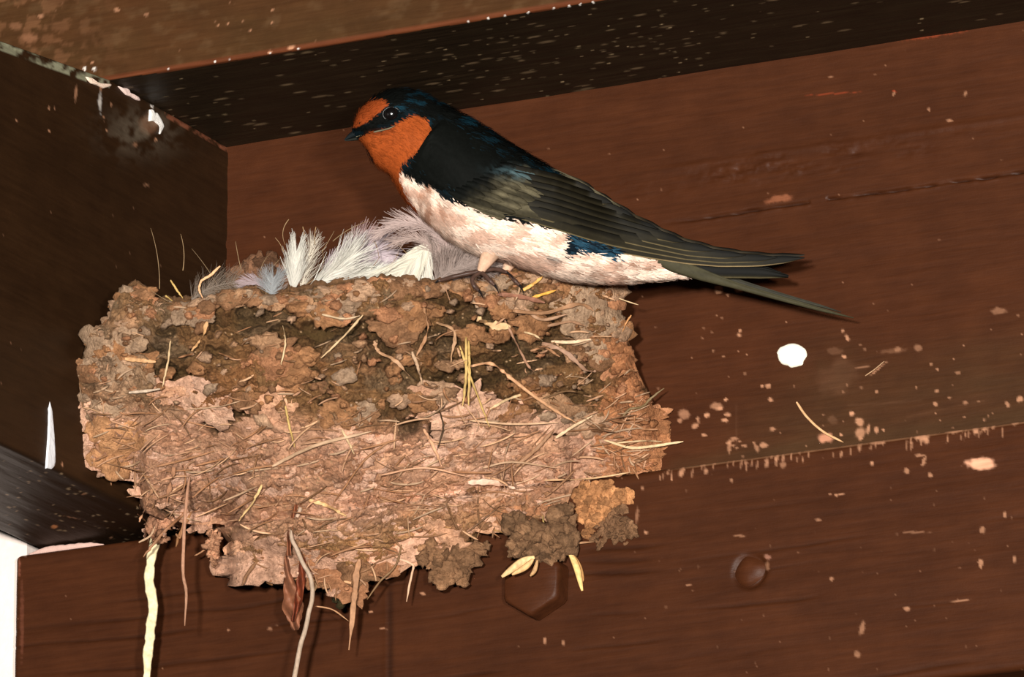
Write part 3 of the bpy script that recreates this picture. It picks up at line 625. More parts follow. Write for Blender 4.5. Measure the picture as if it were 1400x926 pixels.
cc = cc.reshape(NU, -1, 3); cc[:, 0] = base[:, 0]; b.add(W.reshape(-1, 3), grid_faces(NU, W.shape[1])[:, ::-1], cc.reshape(-1, 3))
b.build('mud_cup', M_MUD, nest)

# mud pellets and plates: each one its own ragged, slightly tilted lump pressed on to the cup
def plate(b, x, y, rx, ry, an, h, col, D, tilt=0.0, rag=0.35, seed=0, k=22, bury=0.9, rough_=0.5):
    """x, y, rx, ry in px on the nest wall, D(x, y) gives the depth it is stuck to"""
    a = np.arange(k)/k*2*np.pi; so = seed*3.7
    rr_ = 1+rag*(fbm(np.cos(a)*1.6+so, np.sin(a)*1.6+so*0.3, 2, 611)-.5)*2+rag*0.7*(fbm(np.cos(a)*4+so, np.sin(a)*4, 2, 612)-.5)*2
    rings = [(0.90, -bury), (1.0, h*0.10), (0.975, h*0.45), (0.91, h*0.70), (0.80, h*0.88), (0.62, h*1.02), (0.42, h*1.1), (0.2, h*1.12), (0.01, h*1.12)]
    ca, sa = math.cos(an), math.sin(an); Xs = []; Ys = []; Hs = []
    for r, hh in rings:
        u = rx*rr_*r*np.cos(a); v = ry*rr_*r*np.sin(a)
        X_ = x+u*ca-v*sa; Y_ = y+u*sa+v*ca
        lump_ = rough_*((fbm(X_/11+so, Y_/9, 3, 613)-.5)*3.4+(fbm(X_/4.2+so, Y_/4, 3, 614)-.5)*1.5)*(1 if hh > h*0.3 else 0.2)
        Xs.append(X_); Ys.append(Y_); Hs.append(hh+tilt*(v/ry)*(1 if hh > 0 else 0.0)+lump_)
    X_ = np.concatenate(Xs); Y_ = np.concatenate(Ys); H_ = np.concatenate(Hs)
    V = atD(X_, Y_, D(X_, Y_, x, y)+H_)
    C = np.asarray(col)*(0.55+0.9*fbm(X_/9+so, Y_/7, 4, 615))[:, None]*(0.85+0.3*fbm(X_/3, Y_/3, 2, 616))[:, None]
    n = len(rings); b.add(V, [grid_faces(n, k, True), ((n-1)*k+np.arange(k))[None, ::-1]], C)
Dsm = D0.copy()
for _ in range(3):
    Dsm[1:-1] = (Dsm[:-2]+Dsm[1:-1]+Dsm[2:])/3
def Dwall(X_, Y_, x, y):
    iu = np.clip((X_-x0n)/(x1n-x0n)*(NU-1), 0, NU-1).round().astype(int)
    t = np.clip((Y_-yt[iu])/(yb[iu]-yt[iu]), 0, 0.93); iv = (t*(NV-1)).round().astype(int)
    d = Dsm[iu, iv]
    # overhangs beyond the hem keep to a vertical line
    return d+np.clip(Y_-(yt[iu]+0.93*(yb[iu]-yt[iu])), 0, 60)*MMPX*0.25
def hollow(x, y):
    w = 0
    for (hx_, hy_, rx_, ry_, dp_) in hol: w = max(w, math.exp(-(((x-hx_)/(rx_*1.1))**2+((y-hy_)/(ry_*1.1))**2)**1.3)*dp_/4)
    return w
b = MB(); rp = np.random.default_rng(77)
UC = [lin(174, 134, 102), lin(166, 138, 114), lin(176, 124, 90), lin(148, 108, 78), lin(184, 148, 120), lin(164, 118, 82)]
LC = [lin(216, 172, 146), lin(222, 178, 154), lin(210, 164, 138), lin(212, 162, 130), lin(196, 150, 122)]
def place(n, rxr, asp, hr, kind, rag, top_bias=1.0):
    for i in range(n):
        x = rp.uniform(114, 900); ya = np.interp(x, cu, yt); yb2 = np.interp(x, cu, yb)
        y = ya+4+(yb2-ya-2)*rp.random()**top_bias
        split = 556+18*math.sin(x/60)+0.03*(x-500)+rp.normal()*14; up__ = y < split
        if kind == 'u' and not up__: continue
        if kind == 'l' and up__: continue
        hw = hollow(x, y)
        bandw = math.exp(-((y-(458-0.03*(x-450)))/26)**2)*(1 if 230 < x < 780 else 0)
        if rp.random() < min(0.92, hw*1.3+0.42*bandw): continue
        rx = rp.uniform(*rxr)*(0.45 if (x < 245 and y > 630) else 1); ry = rx*asp*rp.uniform(0.75, 1.25)
        nf = fbm(A(x/70), A(y/50), 3, 620)[0]; cols = UC if up__ else LC
        if not up__ and y > yb2-60 and 330 < x < 760 and rp.random() < .55: cols = UC[2:4]
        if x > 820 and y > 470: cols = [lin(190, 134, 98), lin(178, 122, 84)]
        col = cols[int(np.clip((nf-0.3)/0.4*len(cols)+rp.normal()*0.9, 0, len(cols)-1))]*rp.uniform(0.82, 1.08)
        if y < ya+rx*0.5: y = ya+rx*0.3
        edge_ = min(1, (x-106)/14, (906-x)/14)
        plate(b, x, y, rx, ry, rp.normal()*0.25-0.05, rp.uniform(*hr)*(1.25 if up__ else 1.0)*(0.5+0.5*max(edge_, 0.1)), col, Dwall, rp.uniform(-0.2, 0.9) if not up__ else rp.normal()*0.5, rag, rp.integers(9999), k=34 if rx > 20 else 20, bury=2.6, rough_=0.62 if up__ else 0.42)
place(150, (18, 30), 0.66, (0.4, 1.9), 'u', 0.42)
place(330, (9, 17), 0.7, (0.8, 2.6), 'u', 0.38)
place(700, (3, 7), 0.8, (1.2, 3.2), 'u', 0.35)
place(90, (34, 60), 0.45, (-0.1, 0.9), 'l', 0.5)
place(240, (18, 34), 0.5, (0.1, 1.5), 'l', 0.55)
place(300, (7, 15), 0.6, (0.5, 1.8), 'l', 0.5)
place(500, (2.5, 6), 0.7, (0.8, 2.0), 'l', 0.4)
# the rim course: a row of thick pellets along the lip
for x in np.arange(150, 848, 9.0):
    ya = np.interp(x, cu, yt); r = rp.uniform(10, 24)
    plate(b, x+rp.normal()*3, ya+r*0.5, r, r*rp.uniform(0.45, 0.7), rp.normal()*0.15, rp.uniform(1.0, 2.6), UC[rp.integers(6)]*rp.uniform(0.85, 1.1), Dwall, rp.normal()*0.4, 0.35, rp.integers(9999), bury=3.0, k=24)
for (x, y, r) in [(140, 470, 30), (128, 505, 24), (160, 510, 30), (150, 545, 28), (182, 470, 24), (190, 520, 24), (186, 412, 20), (170, 432, 22), (205, 425, 18), (138, 585, 22), (140, 625, 20), (168, 600, 30), (160, 640, 22), (800, 405, 34), (825, 440, 24), (818, 480, 22), (770, 400, 26), (790, 445, 26)]:
    plate(b, x, y, r, r*0.85, rp.normal()*0.4, rp.uniform(1.2, 2.6), lin(174, 144, 118) if y < 560 else lin(190, 140, 100), Dwall, 0.3, 0.35, rp.integers(9999), bury=2.5, k=28)
tag(b.build('mud_pellets', M_MUD, nest), kind='stuff')

PV = np.vstack(b.V); qx_, qy_ = proj(PV); qd = depthD(PV)
TOPD = Dn.copy(); iu_ = ((qx_-x0n)/(x1n-x0n)*(NU-1)).round().astype(int); okk = (iu_ >= 1) & (iu_ < NU-1)
iu_ = iu_[okk]; tq = (qy_[okk]-yt[iu_])/(yb[iu_]-yt[iu_]); iv_ = (tq*(NV-1)).round().astype(int); ok2 = (iv_ >= 2) & (iv_ < NV-2)
iu_ = iu_[ok2]; iv_ = iv_[ok2]; dd_ = qd[okk][ok2]
for a_ in (-1, 0, 1):
    for b_ in (-2, -1, 0, 1, 2): np.maximum.at(TOPD, (iu_+a_, iv_+b_), dd_)
def surfD(px, py):
    """outermost mud under a pixel"""
    px = np.asarray(px, float); py = np.asarray(py, float)
    iu = np.clip(((px-x0n)/(x1n-x0n)*(NU-1)).round().astype(int), 0, NU-1)
    t = np.clip((py-yt[iu])/(yb[iu]-yt[iu]), 0, 1); iv = (t*(NV-1)).round().astype(int)
    return TOPD[iu, iv]

# lumps hanging from the hem and a smear of mud on the beam face
Dh = lambda x, y, o=2.0: float(base_depth(A(x), A(y))[0]+o)
PB = ((0, -DL, 0), (0, 1, 0))
def clod(outline, Dc, thick, col, seed, name='mud_clod', plane=None, n=46, rs=(4, 11), parent=None):
    q = np.array(outline, float); c = q.mean(0); b = MB(); r_ = np.random.default_rng(seed); col = np.asarray(col)
    if plane: Df = lambda X_, Y_, x, y: plane_depth(X_, Y_, *plane)+0.1
    else: Df = lambda X_, Y_, x, y: Dc+(Y_-c[1])*MMPX*0.12
    lo, hi = q.min(0), q.max(0); w_, h_ = (hi-lo)
    plate(b, c[0], c[1], w_*0.36, h_*0.36, 0, thick*0.5, col*0.8, Df, 0, 0.4, seed, k=40, bury=thick*0.5)
    m = 0; tries = 0
    while m < n and tries < 2000:
        tries += 1; x = r_.uniform(lo[0], hi[0]); y = r_.uniform(lo[1], hi[1]); r = r_.uniform(*rs)
        if not inpoly(A(x), A(y), outline)[0]: continue
        k_ = 1-0.7*min(1, math.hypot((x-c[0])/(w_/2), (y-c[1])/(h_/2)))
        plate(b, x, y, r, r*r_.uniform(0.5, 0.9), r_.uniform(-1.5, 1.5), thick*r_.uniform(0.35, 0.8)*(0.5+k_), col*r_.uniform(0.6, 1.25), Df, r_.normal()*0.3, 0.5, seed+m, k=16, bury=1.2 if plane is None else 0.3, rough_=0.4); m += 1
    return b.build(name, M_MUD, parent)
clod([(572, 745), (600, 740), (640, 742), (668, 735), (672, 752), (655, 762), (642, 768), (640, 786), (625, 796), (608, 800), (594, 795), (590, 782), (578, 768)], Dh(620, 770, 9), 3, lin(140, 104, 76), 501, parent=nest, rs=(6, 15))
clod([(690, 705), (735, 698), (780, 690), (785, 730), (800, 738), (788, 748), (775, 750), (768, 768), (742, 772), (728, 760), (702, 764), (692, 742)], Dh(740, 740, 8), 3.5, lin(130, 98, 72), 511, parent=nest, n=60, rs=(6, 15))
clod([(785, 676), (800, 664), (826, 656), (838, 664), (862, 674), (862, 684), (842, 686), (824, 702), (810, 718), (804, 736), (794, 734), (788, 712)], 0, 1.2, lin(190, 134, 90), 521, 'mud_smear', PB, 60, (6, 12), parent=nest)
clod([(826, 706), (845, 694), (860, 696), (864, 712), (868, 734), (858, 738), (856, 748), (842, 738), (824, 748), (810, 742), (814, 722)], 0, 1.6, lin(130, 96, 70), 531, 'mud_smear', PB, 60, (3, 9), parent=nest)
clod([(282, 724), (303, 726), (302, 750), (297, 757), (294, 772), (289, 781), (287, 765), (282, 750)], Dh(291, 745, 16), 2.5, lin(186, 138, 108), 541, parent=nest, n=26, rs=(3, 7))
clod([(455, 796), (482, 792), (484, 815), (475, 828), (460, 830), (452, 815)], Dh(468, 810, 15), 3, lin(62, 54, 32), 551, parent=nest, n=30, rs=(3, 7))
clod([(196, 690), (232, 690), (236, 720), (224, 742), (205, 740), (198, 715)], Dh(215, 760, 20), 3, lin(180, 132, 104), 561, parent=nest, n=30)
clod([(340, 745), (430, 745), (470, 790), (440, 800), (405, 806), (380, 804), (352, 790)], Dh(390, 785, 16), 4, lin(136, 98, 66), 571, parent=nest, n=90, rs=(4, 9))
tag(clod([(312, 372), (330, 360), (350, 354), (372, 350), (392, 356), (420, 368), (440, 390), (430, 420), (312, 420)], 0, 3.0, lin(136, 98, 74), 581, 'mud_patch', ((0, 0, 0), (0, 1, 0)), 60, (7, 16)), 'brown dried mud patch on the back wall behind the white feather tufts', 'mud patch')

# ------------------------------------------------------------------ straw, bark and rootlets worked into the nest
YEL = lin(190, 158, 96); PST = lin(202, 172, 134); BRN = lin(150, 106, 74); GRY = lin(178, 146, 118); CRM = lin(226, 208, 170); RED = lin(140, 66, 38)
def straw(pts, w, col, name='straw', D=None, taper=0.6, flat=0.45, lift=0.5, parent=nest, into=None, n=None):
    q = crom(pts, n or max(8, 7*len(pts))); m = len(q)
    if D is None:
        inside = (q[:, 0] > x0n) & (q[:, 0] < x1n) & (q[:, 1] > np.interp(q[:, 0], cu, yt)) & (q[:, 1] < np.interp(q[:, 0], cu, yb))
        d = surfD(q[:, 0], q[:, 1]); dm = d.copy()
        for k in range(1, 4):
            dm[k:] = np.maximum(dm[k:], d[:-k]-0.3*k); dm[:-k] = np.maximum(dm[:-k], d[k:]-0.3*k)
        d = np.where(inside, dm, np.nan); ii = np.where(inside)[0]
        d = np.interp(np.arange(m), ii, d[ii]) if len(ii) else dm
        ker = np.ones(5)/5; d = np.convolve(np.pad(d, 2, mode='edge'), ker, 'valid')+lift
    else: d = np.interp(np.linspace(0, 1, m), np.linspace(0, 1, len(D)), D)
    r = w*MMPX/2*np.interp(np.linspace(0, 1, m), [0, 0.12, 0.8, 1], [taper, 1, 0.9, taper*0.5])
    strip = 'strip' in name; sd_ = q[0, 0]*0.7
    r = r*((0.45+1.1*fbm(np.arange(m)*0.55+sd_, np.zeros(m), 3, 630)) if strip and name != 'reed_strip' else (0.75+0.5*fbm(np.arange(m)*0.5+sd_, np.zeros(m), 2, 631)))
    P = atD(q[:, 0]+0.12*w*(fbm(np.arange(m)*(0.15 if D is not None else 0.8)+sd_, np.zeros(m), 2, 632)-.5)*4, q[:, 1], d)
    if name == 'stem': r = w*MMPX/2*np.interp(np.linspace(0, 1, m), [0, 1], [0.8, 1.0])
    tw_ = 1.1*(fbm(np.arange(m)*0.25+sd_, np.zeros(m), 2, 633)-.5)*2 if strip and name != 'reed_strip' else np.zeros(m)
    V, F = tube(P, r, 8 if strip else 7, 0.16 if strip else flat, nrm=(-FW)[None]*np.cos(tw_)[:, None]+UP[None]*np.sin(tw_)[:, None])
    C = np.asarray(col)*(0.85+0.3*rng.random(len(V)))[:, None]
    b = MB(); b.add(V, F, C)
    return b.build(name, M_STRAW, parent)
SL = [([(233, 466), (229, 498), (222, 529)], 3, PST), ([(387, 445), (390, 470), (384, 499)], 3, PST), ([(496, 431), (468, 462), (439, 490)], 3.2, PST),
      ([(390, 555), (396, 585), (403, 612)], 3.4, YEL), ([(467, 587), (476, 604), (484, 621)], 3.4, PST), ([(171, 491), (192, 493), (213, 495)], 7, lin(206, 160, 116)),
      ([(176, 537), (198, 535), (219, 532)], 5, lin(206, 184, 164)), ([(233, 383), (240, 394), (250, 408)], 3, YEL), ([(226, 404), (236, 412)], 3, YEL),
      ([(301, 364), (288, 376), (276, 384), (272, 395), (277, 408)], 3.4, lin(222, 172, 130)), ([(109, 529), (115, 556), (129, 585)], 1.3, GRY*.5),
      ([(372, 638), (430, 610), (508, 590)], 5, GRY), ([(215, 638), (255, 628), (293, 617)], 3.5, BRN), ([(637.6, 461), (637, 510), (633, 555)], 4, YEL), ([(641, 466), (641.5, 510), (640.6, 555)], 4, YEL),
      ([(628.5, 473), (645, 520), (669, 584)], 3.2, YEL), ([(643, 501), (669, 497), (688, 508), (705, 523), (742, 550), (766, 566), (787, 578)], 5.5, lin(208, 158, 120)), ([(712, 540), (690, 548), (669, 560)], 5, PST), ([(669, 560), (662, 580)], 3.5, BRN),
      ([(760, 599), (784, 583), (810, 568.6)], 4.5, lin(214, 184, 150)), ([(651, 436), (672, 444), (698, 447)], 13, lin(222, 186, 142), 'leaf_strip'), ([(713, 398), (728, 389), (742, 378)], 5, lin(220, 170, 96)), ([(727, 407), (744, 402), (760, 397)], 4.5, lin(220, 160, 70)),
      ([(681, 402), (712, 406), (745, 414)], 7, lin(150, 104, 84), 'bark_strip'), ([(752.5, 467), (780, 468), (808, 464)], 5, lin(222, 188, 156)), ([(716, 454), (730, 458), (742, 466)], 3, PST), ([(512, 466), (518, 481), (540, 493), (560, 514)], 6, lin(176, 136, 104), 'bark_strip'),
      ([(578.6, 420), (584.7, 451), (569.5, 487)], 6, lin(160, 118, 86), 'bark_strip'), ([(597, 441), (621, 454), (616, 496)], 5, lin(170, 132, 100), 'bark_strip'), ([(563.5, 481), (572, 505), (577, 526)], 4.5, GRY), ([(642, 575), (700, 580), (763, 578)], 3.5, lin(206, 168, 136)),
      ([(851, 571), (860, 560), (878, 556), (893, 542), (908, 531)], 3.5, lin(120, 100, 70)), ([(826, 602), (860, 612), (887, 611), (920, 606), (934, 604)], 4, lin(220, 190, 150)), ([(840, 606), (880, 603), (905, 604)], 2.5, PST), ([(846, 408), (860, 413), (873, 417)], 1.6, PST), ([(863, 431), (856, 442), (851, 454)], 2.4, lin(196, 140, 90)),
      ([(705, 638), (735, 612), (757, 587)], 6, lin(150, 112, 84)), ([(578.6, 587), (592, 610), (604, 638)], 5, lin(212, 162, 128)), ([(238, 639), (232, 668), (224, 699)], 8, lin(176, 128, 98), 'bark_strip'), ([(208, 669), (200, 690), (190.5, 714)], 6.5, lin(186, 138, 106), 'bark_strip'),
      ([(252, 702), (222, 730), (196, 762)], 5, lin(140, 98, 70)), ([(358, 663), (345, 688), (326, 713)], 5, lin(236, 200, 144)), ([(423, 684), (448, 692), (474, 706)], 7, lin(206, 166, 118), 'leaf_strip'), ([(744, 657), (810, 654), (880, 643)], 3, lin(206, 168, 128)),
      ([(530, 606), (500, 628), (470, 668), (455, 690)], 3, BRN), ([(300, 655), (350, 640), (408, 634)], 3, BRN), ([(690, 438), (706, 470), (722, 500), (730, 508)], 4, lin(160, 120, 96)), ([(740, 470), (770, 480), (800, 505), (815, 508)], 7, lin(158, 122, 100), 'bark_strip'),
      ([(742, 545), (775, 535), (800, 540)], 3, lin(110, 82, 56)), ([(600, 560), (606, 585), (598, 615)], 3, lin(70, 52, 36)), ([(660, 640), (700, 632), (760, 640)], 3, GRY), ([(520, 650), (580, 640), (640, 652)], 3, lin(196, 150, 120)), ([(640, 660), (672, 660), (705, 668)], 9, lin(222, 188, 168), 'bark_strip'),
      ([(715, 420), (740, 437), (775, 430)], 5, lin(160, 124, 98)), ([(700, 425), (745, 428), (790, 416), (812, 425)], 7, lin(158, 118, 88), 'bark_strip'), ([(748, 446), (780, 440), (800, 446)], 5, lin(150, 114, 88)), ([(725, 480), (745, 476), (765, 488)], 4, lin(160, 116, 84)),
      ([(180, 640), (192, 650), (210, 652)], 2.5, BRN), ([(255, 560), (300, 556), (330, 548)], 2, GRY), ([(440, 430), (470, 436), (492, 432)], 3, lin(196, 170, 140)), ([(283, 440), (276, 462), (262, 480)], 5, lin(196, 150, 104), 'bark_strip')]
for s in SL:
    straw(s[0], s[1], s[2], s[3] if len(s) > 3 else 'straw')
# hanging pieces: held in the hem, then straight down in front of the beam
hd = lambda x, y: float(surfD(A(x), A(y))[0])
def hang(pts, w, col, name='straw', d1=None, **k):
    d0 = k.pop('d0', None) or hd(*pts[0])+0.6; d1 = d0 if d1 is None else d1
    n_ = k.pop('n', max(8, 7*len(pts))); q = crom(pts, n_); t = np.linspace(0, 1, n_)
    return straw(pts, w, col, name, D=list(d0+(d1-d0)*t+(q[:, 1]-pts[0][1])*MMPX*math.tan(PITCH)), n=n_, **k)
h1_ = hang([(214, 728), (209, 765), (206, 800), (208, 840), (204, 872), (200, 905), (198, 945)], 15, CRM, 'reed_strip', flat=0.12, taper=0.95, n=50, d0=Dh(214, 760, 17))
h1_['label'] = 'wide cream coloured reed strip hanging straight down'
hang([(212, 800), (217, 782), (220, 768)], 5, CRM*0.9, flat=0.3)
hang([(259, 652), (255, 690), (252, 720), (250, 776), (254, 811), (252, 856)], 5, lin(160, 118, 94), n=40)
s_ = hang([(410, 694), (399, 730), (411, 762), (426, 801), (423, 839), (412, 882), (400, 940)], 7, lin(172, 150, 132), 'stem', n=60, taper=0.9, flat=0.9); s_['label'] = 'long pale grey stem curving down past the dead leaf'
hang([(490, 765), (487, 800), (484, 829), (477, 889)], 8, lin(166, 122, 90), 'bark_strip', n=30)
hang([(431, 829), (455, 834), (477.5, 850)], 2, lin(178, 132, 96))
hang([(547, 765), (560, 770), (565, 777), (560, 800), (556, 823)], 3.4, lin(206, 168, 140))
hang([(549, 745), (540, 775), (520, 795), (502, 820)], 3, lin(120, 90, 60)); hang([(240, 730), (246, 735), (250, 715)], 3, BRN)
hang([(350, 770), (338, 785), (332, 800)], 5, lin(120, 84, 56)); hang([(190, 742), (205, 733), (212, 720)], 3, GRY)
hang([(282, 750), (272, 757), (266, 760)], 2.5, BRN); hang([(470, 795), (488, 800), (496, 806)], 4, lin(200, 150, 110)); hang([(262, 700), (246, 730), (240, 748)], 4, lin(150, 104, 66))
hang([(425, 790), (432, 800), (428, 812)], 3, lin(190, 150, 110)); hang([(675, 725), (720, 735), (745, 738)], 3, lin(150, 110, 66)); hang([(740, 748), (776, 744), (812, 741)], 4, lin(170, 128, 96), d1=Dh(812, 741, 2))
hang([(742, 705), (744, 720), (748, 735)], 2.5, YEL*.8)
# seed husks over the bolt
def husk(pts, w, col, d):
    q = crom(pts, 16); r = w*MMPX/2*np.sin(np.linspace(0.25, 2.95, 16))**0.7; V, F = tube(atD(q[:, 0], q[:, 1], np.full(16, d)), r, 8, 0.5)
    b = MB(); b.add(V, F, np.asarray(col)*(0.75+0.4*rng.random(len(V)))[:, None]); b.build('seed_husk', M_STRAW, nest)
dB = Dh(740, 770, 11)
husk([(731, 762), (712, 770), (686, 789)], 11, lin(230, 192, 140), dB); husk([(729, 765), (718, 776), (700, 786)], 8, lin(214, 170, 118), dB+1); husk([(735, 766), (731, 780), (725, 788)], 6, lin(180, 140, 96), dB)
husk([(777, 752), (788, 775), (796, 808)], 9, lin(232, 190, 124), dB-3); husk([(782, 756), (794, 782), (797, 822)], 7, lin(190, 140, 86), dB-4)
# dead reddish leaf
def leaf(cl, wid, col, D, name):
    q = crom(cl, 30); w = np.interp(np.linspace(0, 1, 30), np.linspace(0, 1, len(wid)), wid)
    T_ = np.gradient(q, axis=0); T_ /= np.linalg.norm(T_, axis=1)[:, None]; Nn = np.stack([-T_[:, 1], T_[:, 0]], 1)
    k = 13; s = np.linspace(-1, 1, k); V = []; 
    for sgn in (1, -1):
        for i in range(30):
            jag = 1+0.35*(fbm(A(i*0.5), A(0), 3, 601)[0]-.5)*2
            x = q[i, 0]+Nn[i, 0]*s*w[i]*jag; y = q[i, 1]+Nn[i, 1]*s*w[i]*jag
            dd = D+1.8*np.sin(s*2.4+i*0.25)+1.6*(fbm(x/7, y/9, 3, 603)-.5)*2-(0.35 if sgn < 0 else 0)
            V.append(atD(x, y, dd))
    V = np.vstack(V); n = 30*k; F1 = grid_faces(30, k)[:, ::-1]; b = MB()
    x_, y_ = proj(V); C = np.asarray(col)*(0.6+0.9*fbm(x_/6, y_/12, 4, 605))[:, None]
    b.add(V, [F1, F1[:, ::-1]+n], C); return b.build(name, M_STRAW, nest)
leaf([(392, 760), (394, 785), (398, 815), (402, 840), (404, 862)], [3, 5, 8, 15, 12, 3], lin(132, 84, 60), hd(400, 785)+1, 'dead_leaf')['label'] = 'reddish brown crumpled dead leaf'
leaf([(414, 762), (412, 790), (408, 820), (400, 850)], [3, 5, 6, 5, 2], lin(122, 58, 34), hd(400, 785)+3.5, 'dead_leaf')
leaf([(405, 690), (398, 720), (394, 760)], [2, 3, 4, 3], lin(140, 84, 56), hd(400, 740)+2, 'dead_leaf')
# fine rootlets and chopped straw, too many to count
b = MB()
for i in range(520):
    x = rng.uniform(125, 890); ya = np.interp(x, cu, yt)+6; ybm = np.interp(x, cu, yb)
    y = ya+(ybm-ya)*min(1, rng.random()**0.7*1.02)
    if y < 540 and rng.random() < 0.45: continue
    L_ = rng.uniform(12, 60) if y > 560 else rng.uniform(8, 30); an = rng.normal(-0.22, 0.35) if rng.random() < 0.75 else rng.uniform(-1.6, 1.6)
    hem = y > ybm-14
    if hem: an = rng.normal(1.35, 0.7); L_ = rng.uniform(10, 26)
    bend = rng.normal()*0.25; t = np.linspace(-0.5, 0.5, 9)
    qx = x+L_*t*math.cos(an)-bend*L_*(t**2)*math.sin(an); qy = y+L_*t*math.sin(an)+bend*L_*(t**2)*math.cos(an)
    d_ = surfD(qx, qy); d_ = np.convolve(np.pad(np.maximum(d_, np.median(d_)-0.5), 1, mode='edge'), [.3, .4, .3], 'valid')+0.35
    w_ = rng.uniform(0.12, 0.36); V_, F_ = tube(atD(qx, qy, d_), w_*np.array([.4, .8, 1, 1, 1, 1, 1, .8, .3]), 5, 0.7)
    col = [BRN, GRY*.9, lin(176, 134, 104), lin(110, 78, 52), lin(196, 154, 120), lin(140, 100, 70)][rng.integers(6)]
    b.add(V_, F_, np.asarray(col)*rng.uniform(0.75, 1.1))
tag(b.build('rootlets', M_STRAW, nest), kind='stuff')
# straw lying on the ledge against the wall
def loose(pts, w, col, label, plane, off=0.6, name='straw'):
    q = crom(pts, 24); D = plane_depth(q[:, 0], q[:, 1], *plane)+off
    P = atD(q[:, 0], q[:, 1], D); V, F = tube(P, w*MMPX/2*np.interp(np.linspace(0, 1, 24), [0, .1, .9, 1], [.6, 1, .9, .4]), 7, 0.7)
    b = MB(); b.add(V, F, np.asarray(col)*(0.85+0.3*rng.random(len(V)))[:, None]); return tag(b.build(name, M_STRAW), label, 'straw')
PW = ((0, 0, 0), (0, 1, 0))
loose([(1089, 550), (1103, 570), (1125, 590), (1153, 605)], 3.6, lin(216, 170, 126), 'bent straw leaning on the brown wall below the white dropping', PW, 0.7)
loose([(1183, 514), (1196, 505), (1209, 494)], 1.6, lin(170, 136, 104), 'tiny thin straw stuck on the dusty wall right of the bent straw', PW, 0.4)

# ------------------------------------------------------------------ feathers lining the nest
SIDE_D = {}
def plume(label, rach, blen, D, col, ang=0.7, nb=150, curl=0.4, wid=0.09, both=(1, 1), fluff=0.25, tipcol=None, spread=1.5, name='downy_feather', depth_curve=0.0, seed=0, rw=0.3, droop=0.0):
    """a loose body feather: quill plus two rows of soft barbs"""
    r_ = np.random.default_rng(900+seed)
    q = crom(rach, 40); d = np.interp(np.linspace(0, 1, 40), np.linspace(0, 1, len(D)), D)
    P = atD(q[:, 0], q[:, 1], d); T_ = np.gradient(P, axis=0); T_ /= np.linalg.norm(T_, axis=1)[:, None]
    root = empty(name, P[0], label, 'feather', 'loose feathers lining the nest')
    b = MB(); V, F = tube(P, rw*np.linspace(1, 0.25, 40), 6); b.add(V, F, np.asarray(col)*0.95); b.build('quill', M_DOWN, root)
    Nn = np.cross(T_, -FW); Nn /= np.linalg.norm(Nn, axis=1)[:, None]+1e-9
    b = MB(); bl = np.interp(np.linspace(0, 1, 40), np.linspace(0, 1, len(blen)), blen)
    for i in range(nb):
        s = (i+0.5)/nb; j = min(39, int(s*39)); base_ = P[j]+(P[min(39, j+1)]-P[j])*(s*39-j)
        for sg in (1, -1):
            if sg > 0 and r_.random() > both[0]: continue
            if sg < 0 and r_.random() > both[1]: continue
            L_ = bl[j]*r_.uniform(0.75, 1.1); a = ang*(1-0.35*s)+r_.normal()*fluff*0.35
            t = np.linspace(0, 1, 7); aa = a-curl*t*a+r_.normal()*fluff*0.5*t
            dir_ = np.cos(aa)[:, None]*T_[j]+np.sin(aa)[:, None]*Nn[j]*sg
            dz = r_.normal()*fluff+depth_curve
            dir_ = dir_+(-FW)*dz*0.6*(0.3+t[:, None]); dir_[:, 2] -= droop*t
            seg = L_/6; Q = base_+np.vstack([np.zeros(3), np.cumsum(dir_[1:]*seg, 0)])
            sd = np.cross(dir_, -FW); sd /= np.linalg.norm(sd, axis=1)[:, None]+1e-9
            sd = sd+(-FW)*r_.uniform(-0.5, 0.5); V, F = ribbon(Q, wid*r_.uniform(0.6, 1.3)*np.linspace(1, 0.25, 7), sd)
            c = np.asarray(col)*r_.uniform(0.66, 1.06)
            if tipcol is not None: c = c*(1-t[:, None])+np.asarray(tipcol)*t[:, None]; c = np.repeat(c, 2, 0)
            b.add(V, F, c)
    b.build('vane', M_DOWN, root)
    return root
WF = lin(240, 236, 226)*0.9; GF = lin(186, 170, 172); LF = lin(206, 190, 196); BF = lin(176, 172, 166)
dr = float(full_depth(A(450))[0])-4.0
plume('white upright feather tuft nearest the left of the nest lining', [(400, 400), (402, 375), (405, 345)], [9, 8, 6], [dr-6, dr-5, dr-4], WF, 0.42, 150, 0.3, 0.10, fluff=0.2, seed=1)
plume('white feather fanning to the right out of the nest rim', [(424, 394), (452, 378), (478, 352)], [12, 13, 8], [dr-5, dr-4, dr-5], WF, 0.5, 120, 0.35, 0.10, fluff=0.4, seed=2)
plume('low white feather lying along the rim behind the mud edge', [(418, 398), (462, 384), (512, 372)], [8, 9, 6], [dr-7, dr-6, dr-8], lin(238, 236, 226), 0.45, 110, 0.3, 0.10, fluff=0.35, seed=3)
plume('thin whitish feather standing up between the two white tufts', [(412, 396), (420, 362), (428, 330)], [9, 7, 4], [dr-9]*3, lin(226, 216, 200), 0.6, 60, 0.4, 0.06, fluff=0.5, seed=4)
plume('broad lilac grey feather curled behind the white fans', [(440, 390), (470, 360), (510, 345), (528, 362)], [6, 9, 9, 6], [dr-16]*4, LF, 1.0, 200, 0.6, 0.13, fluff=0.2, seed=5)
plume('lilac tinted rounded feather at the back of the lining', [(470, 372), (492, 342), (520, 338)], [6, 9, 6], [dr-20]*3, lin(190, 160, 158), 1.0, 170, 0.6, 0.13, fluff=0.2, seed=6)
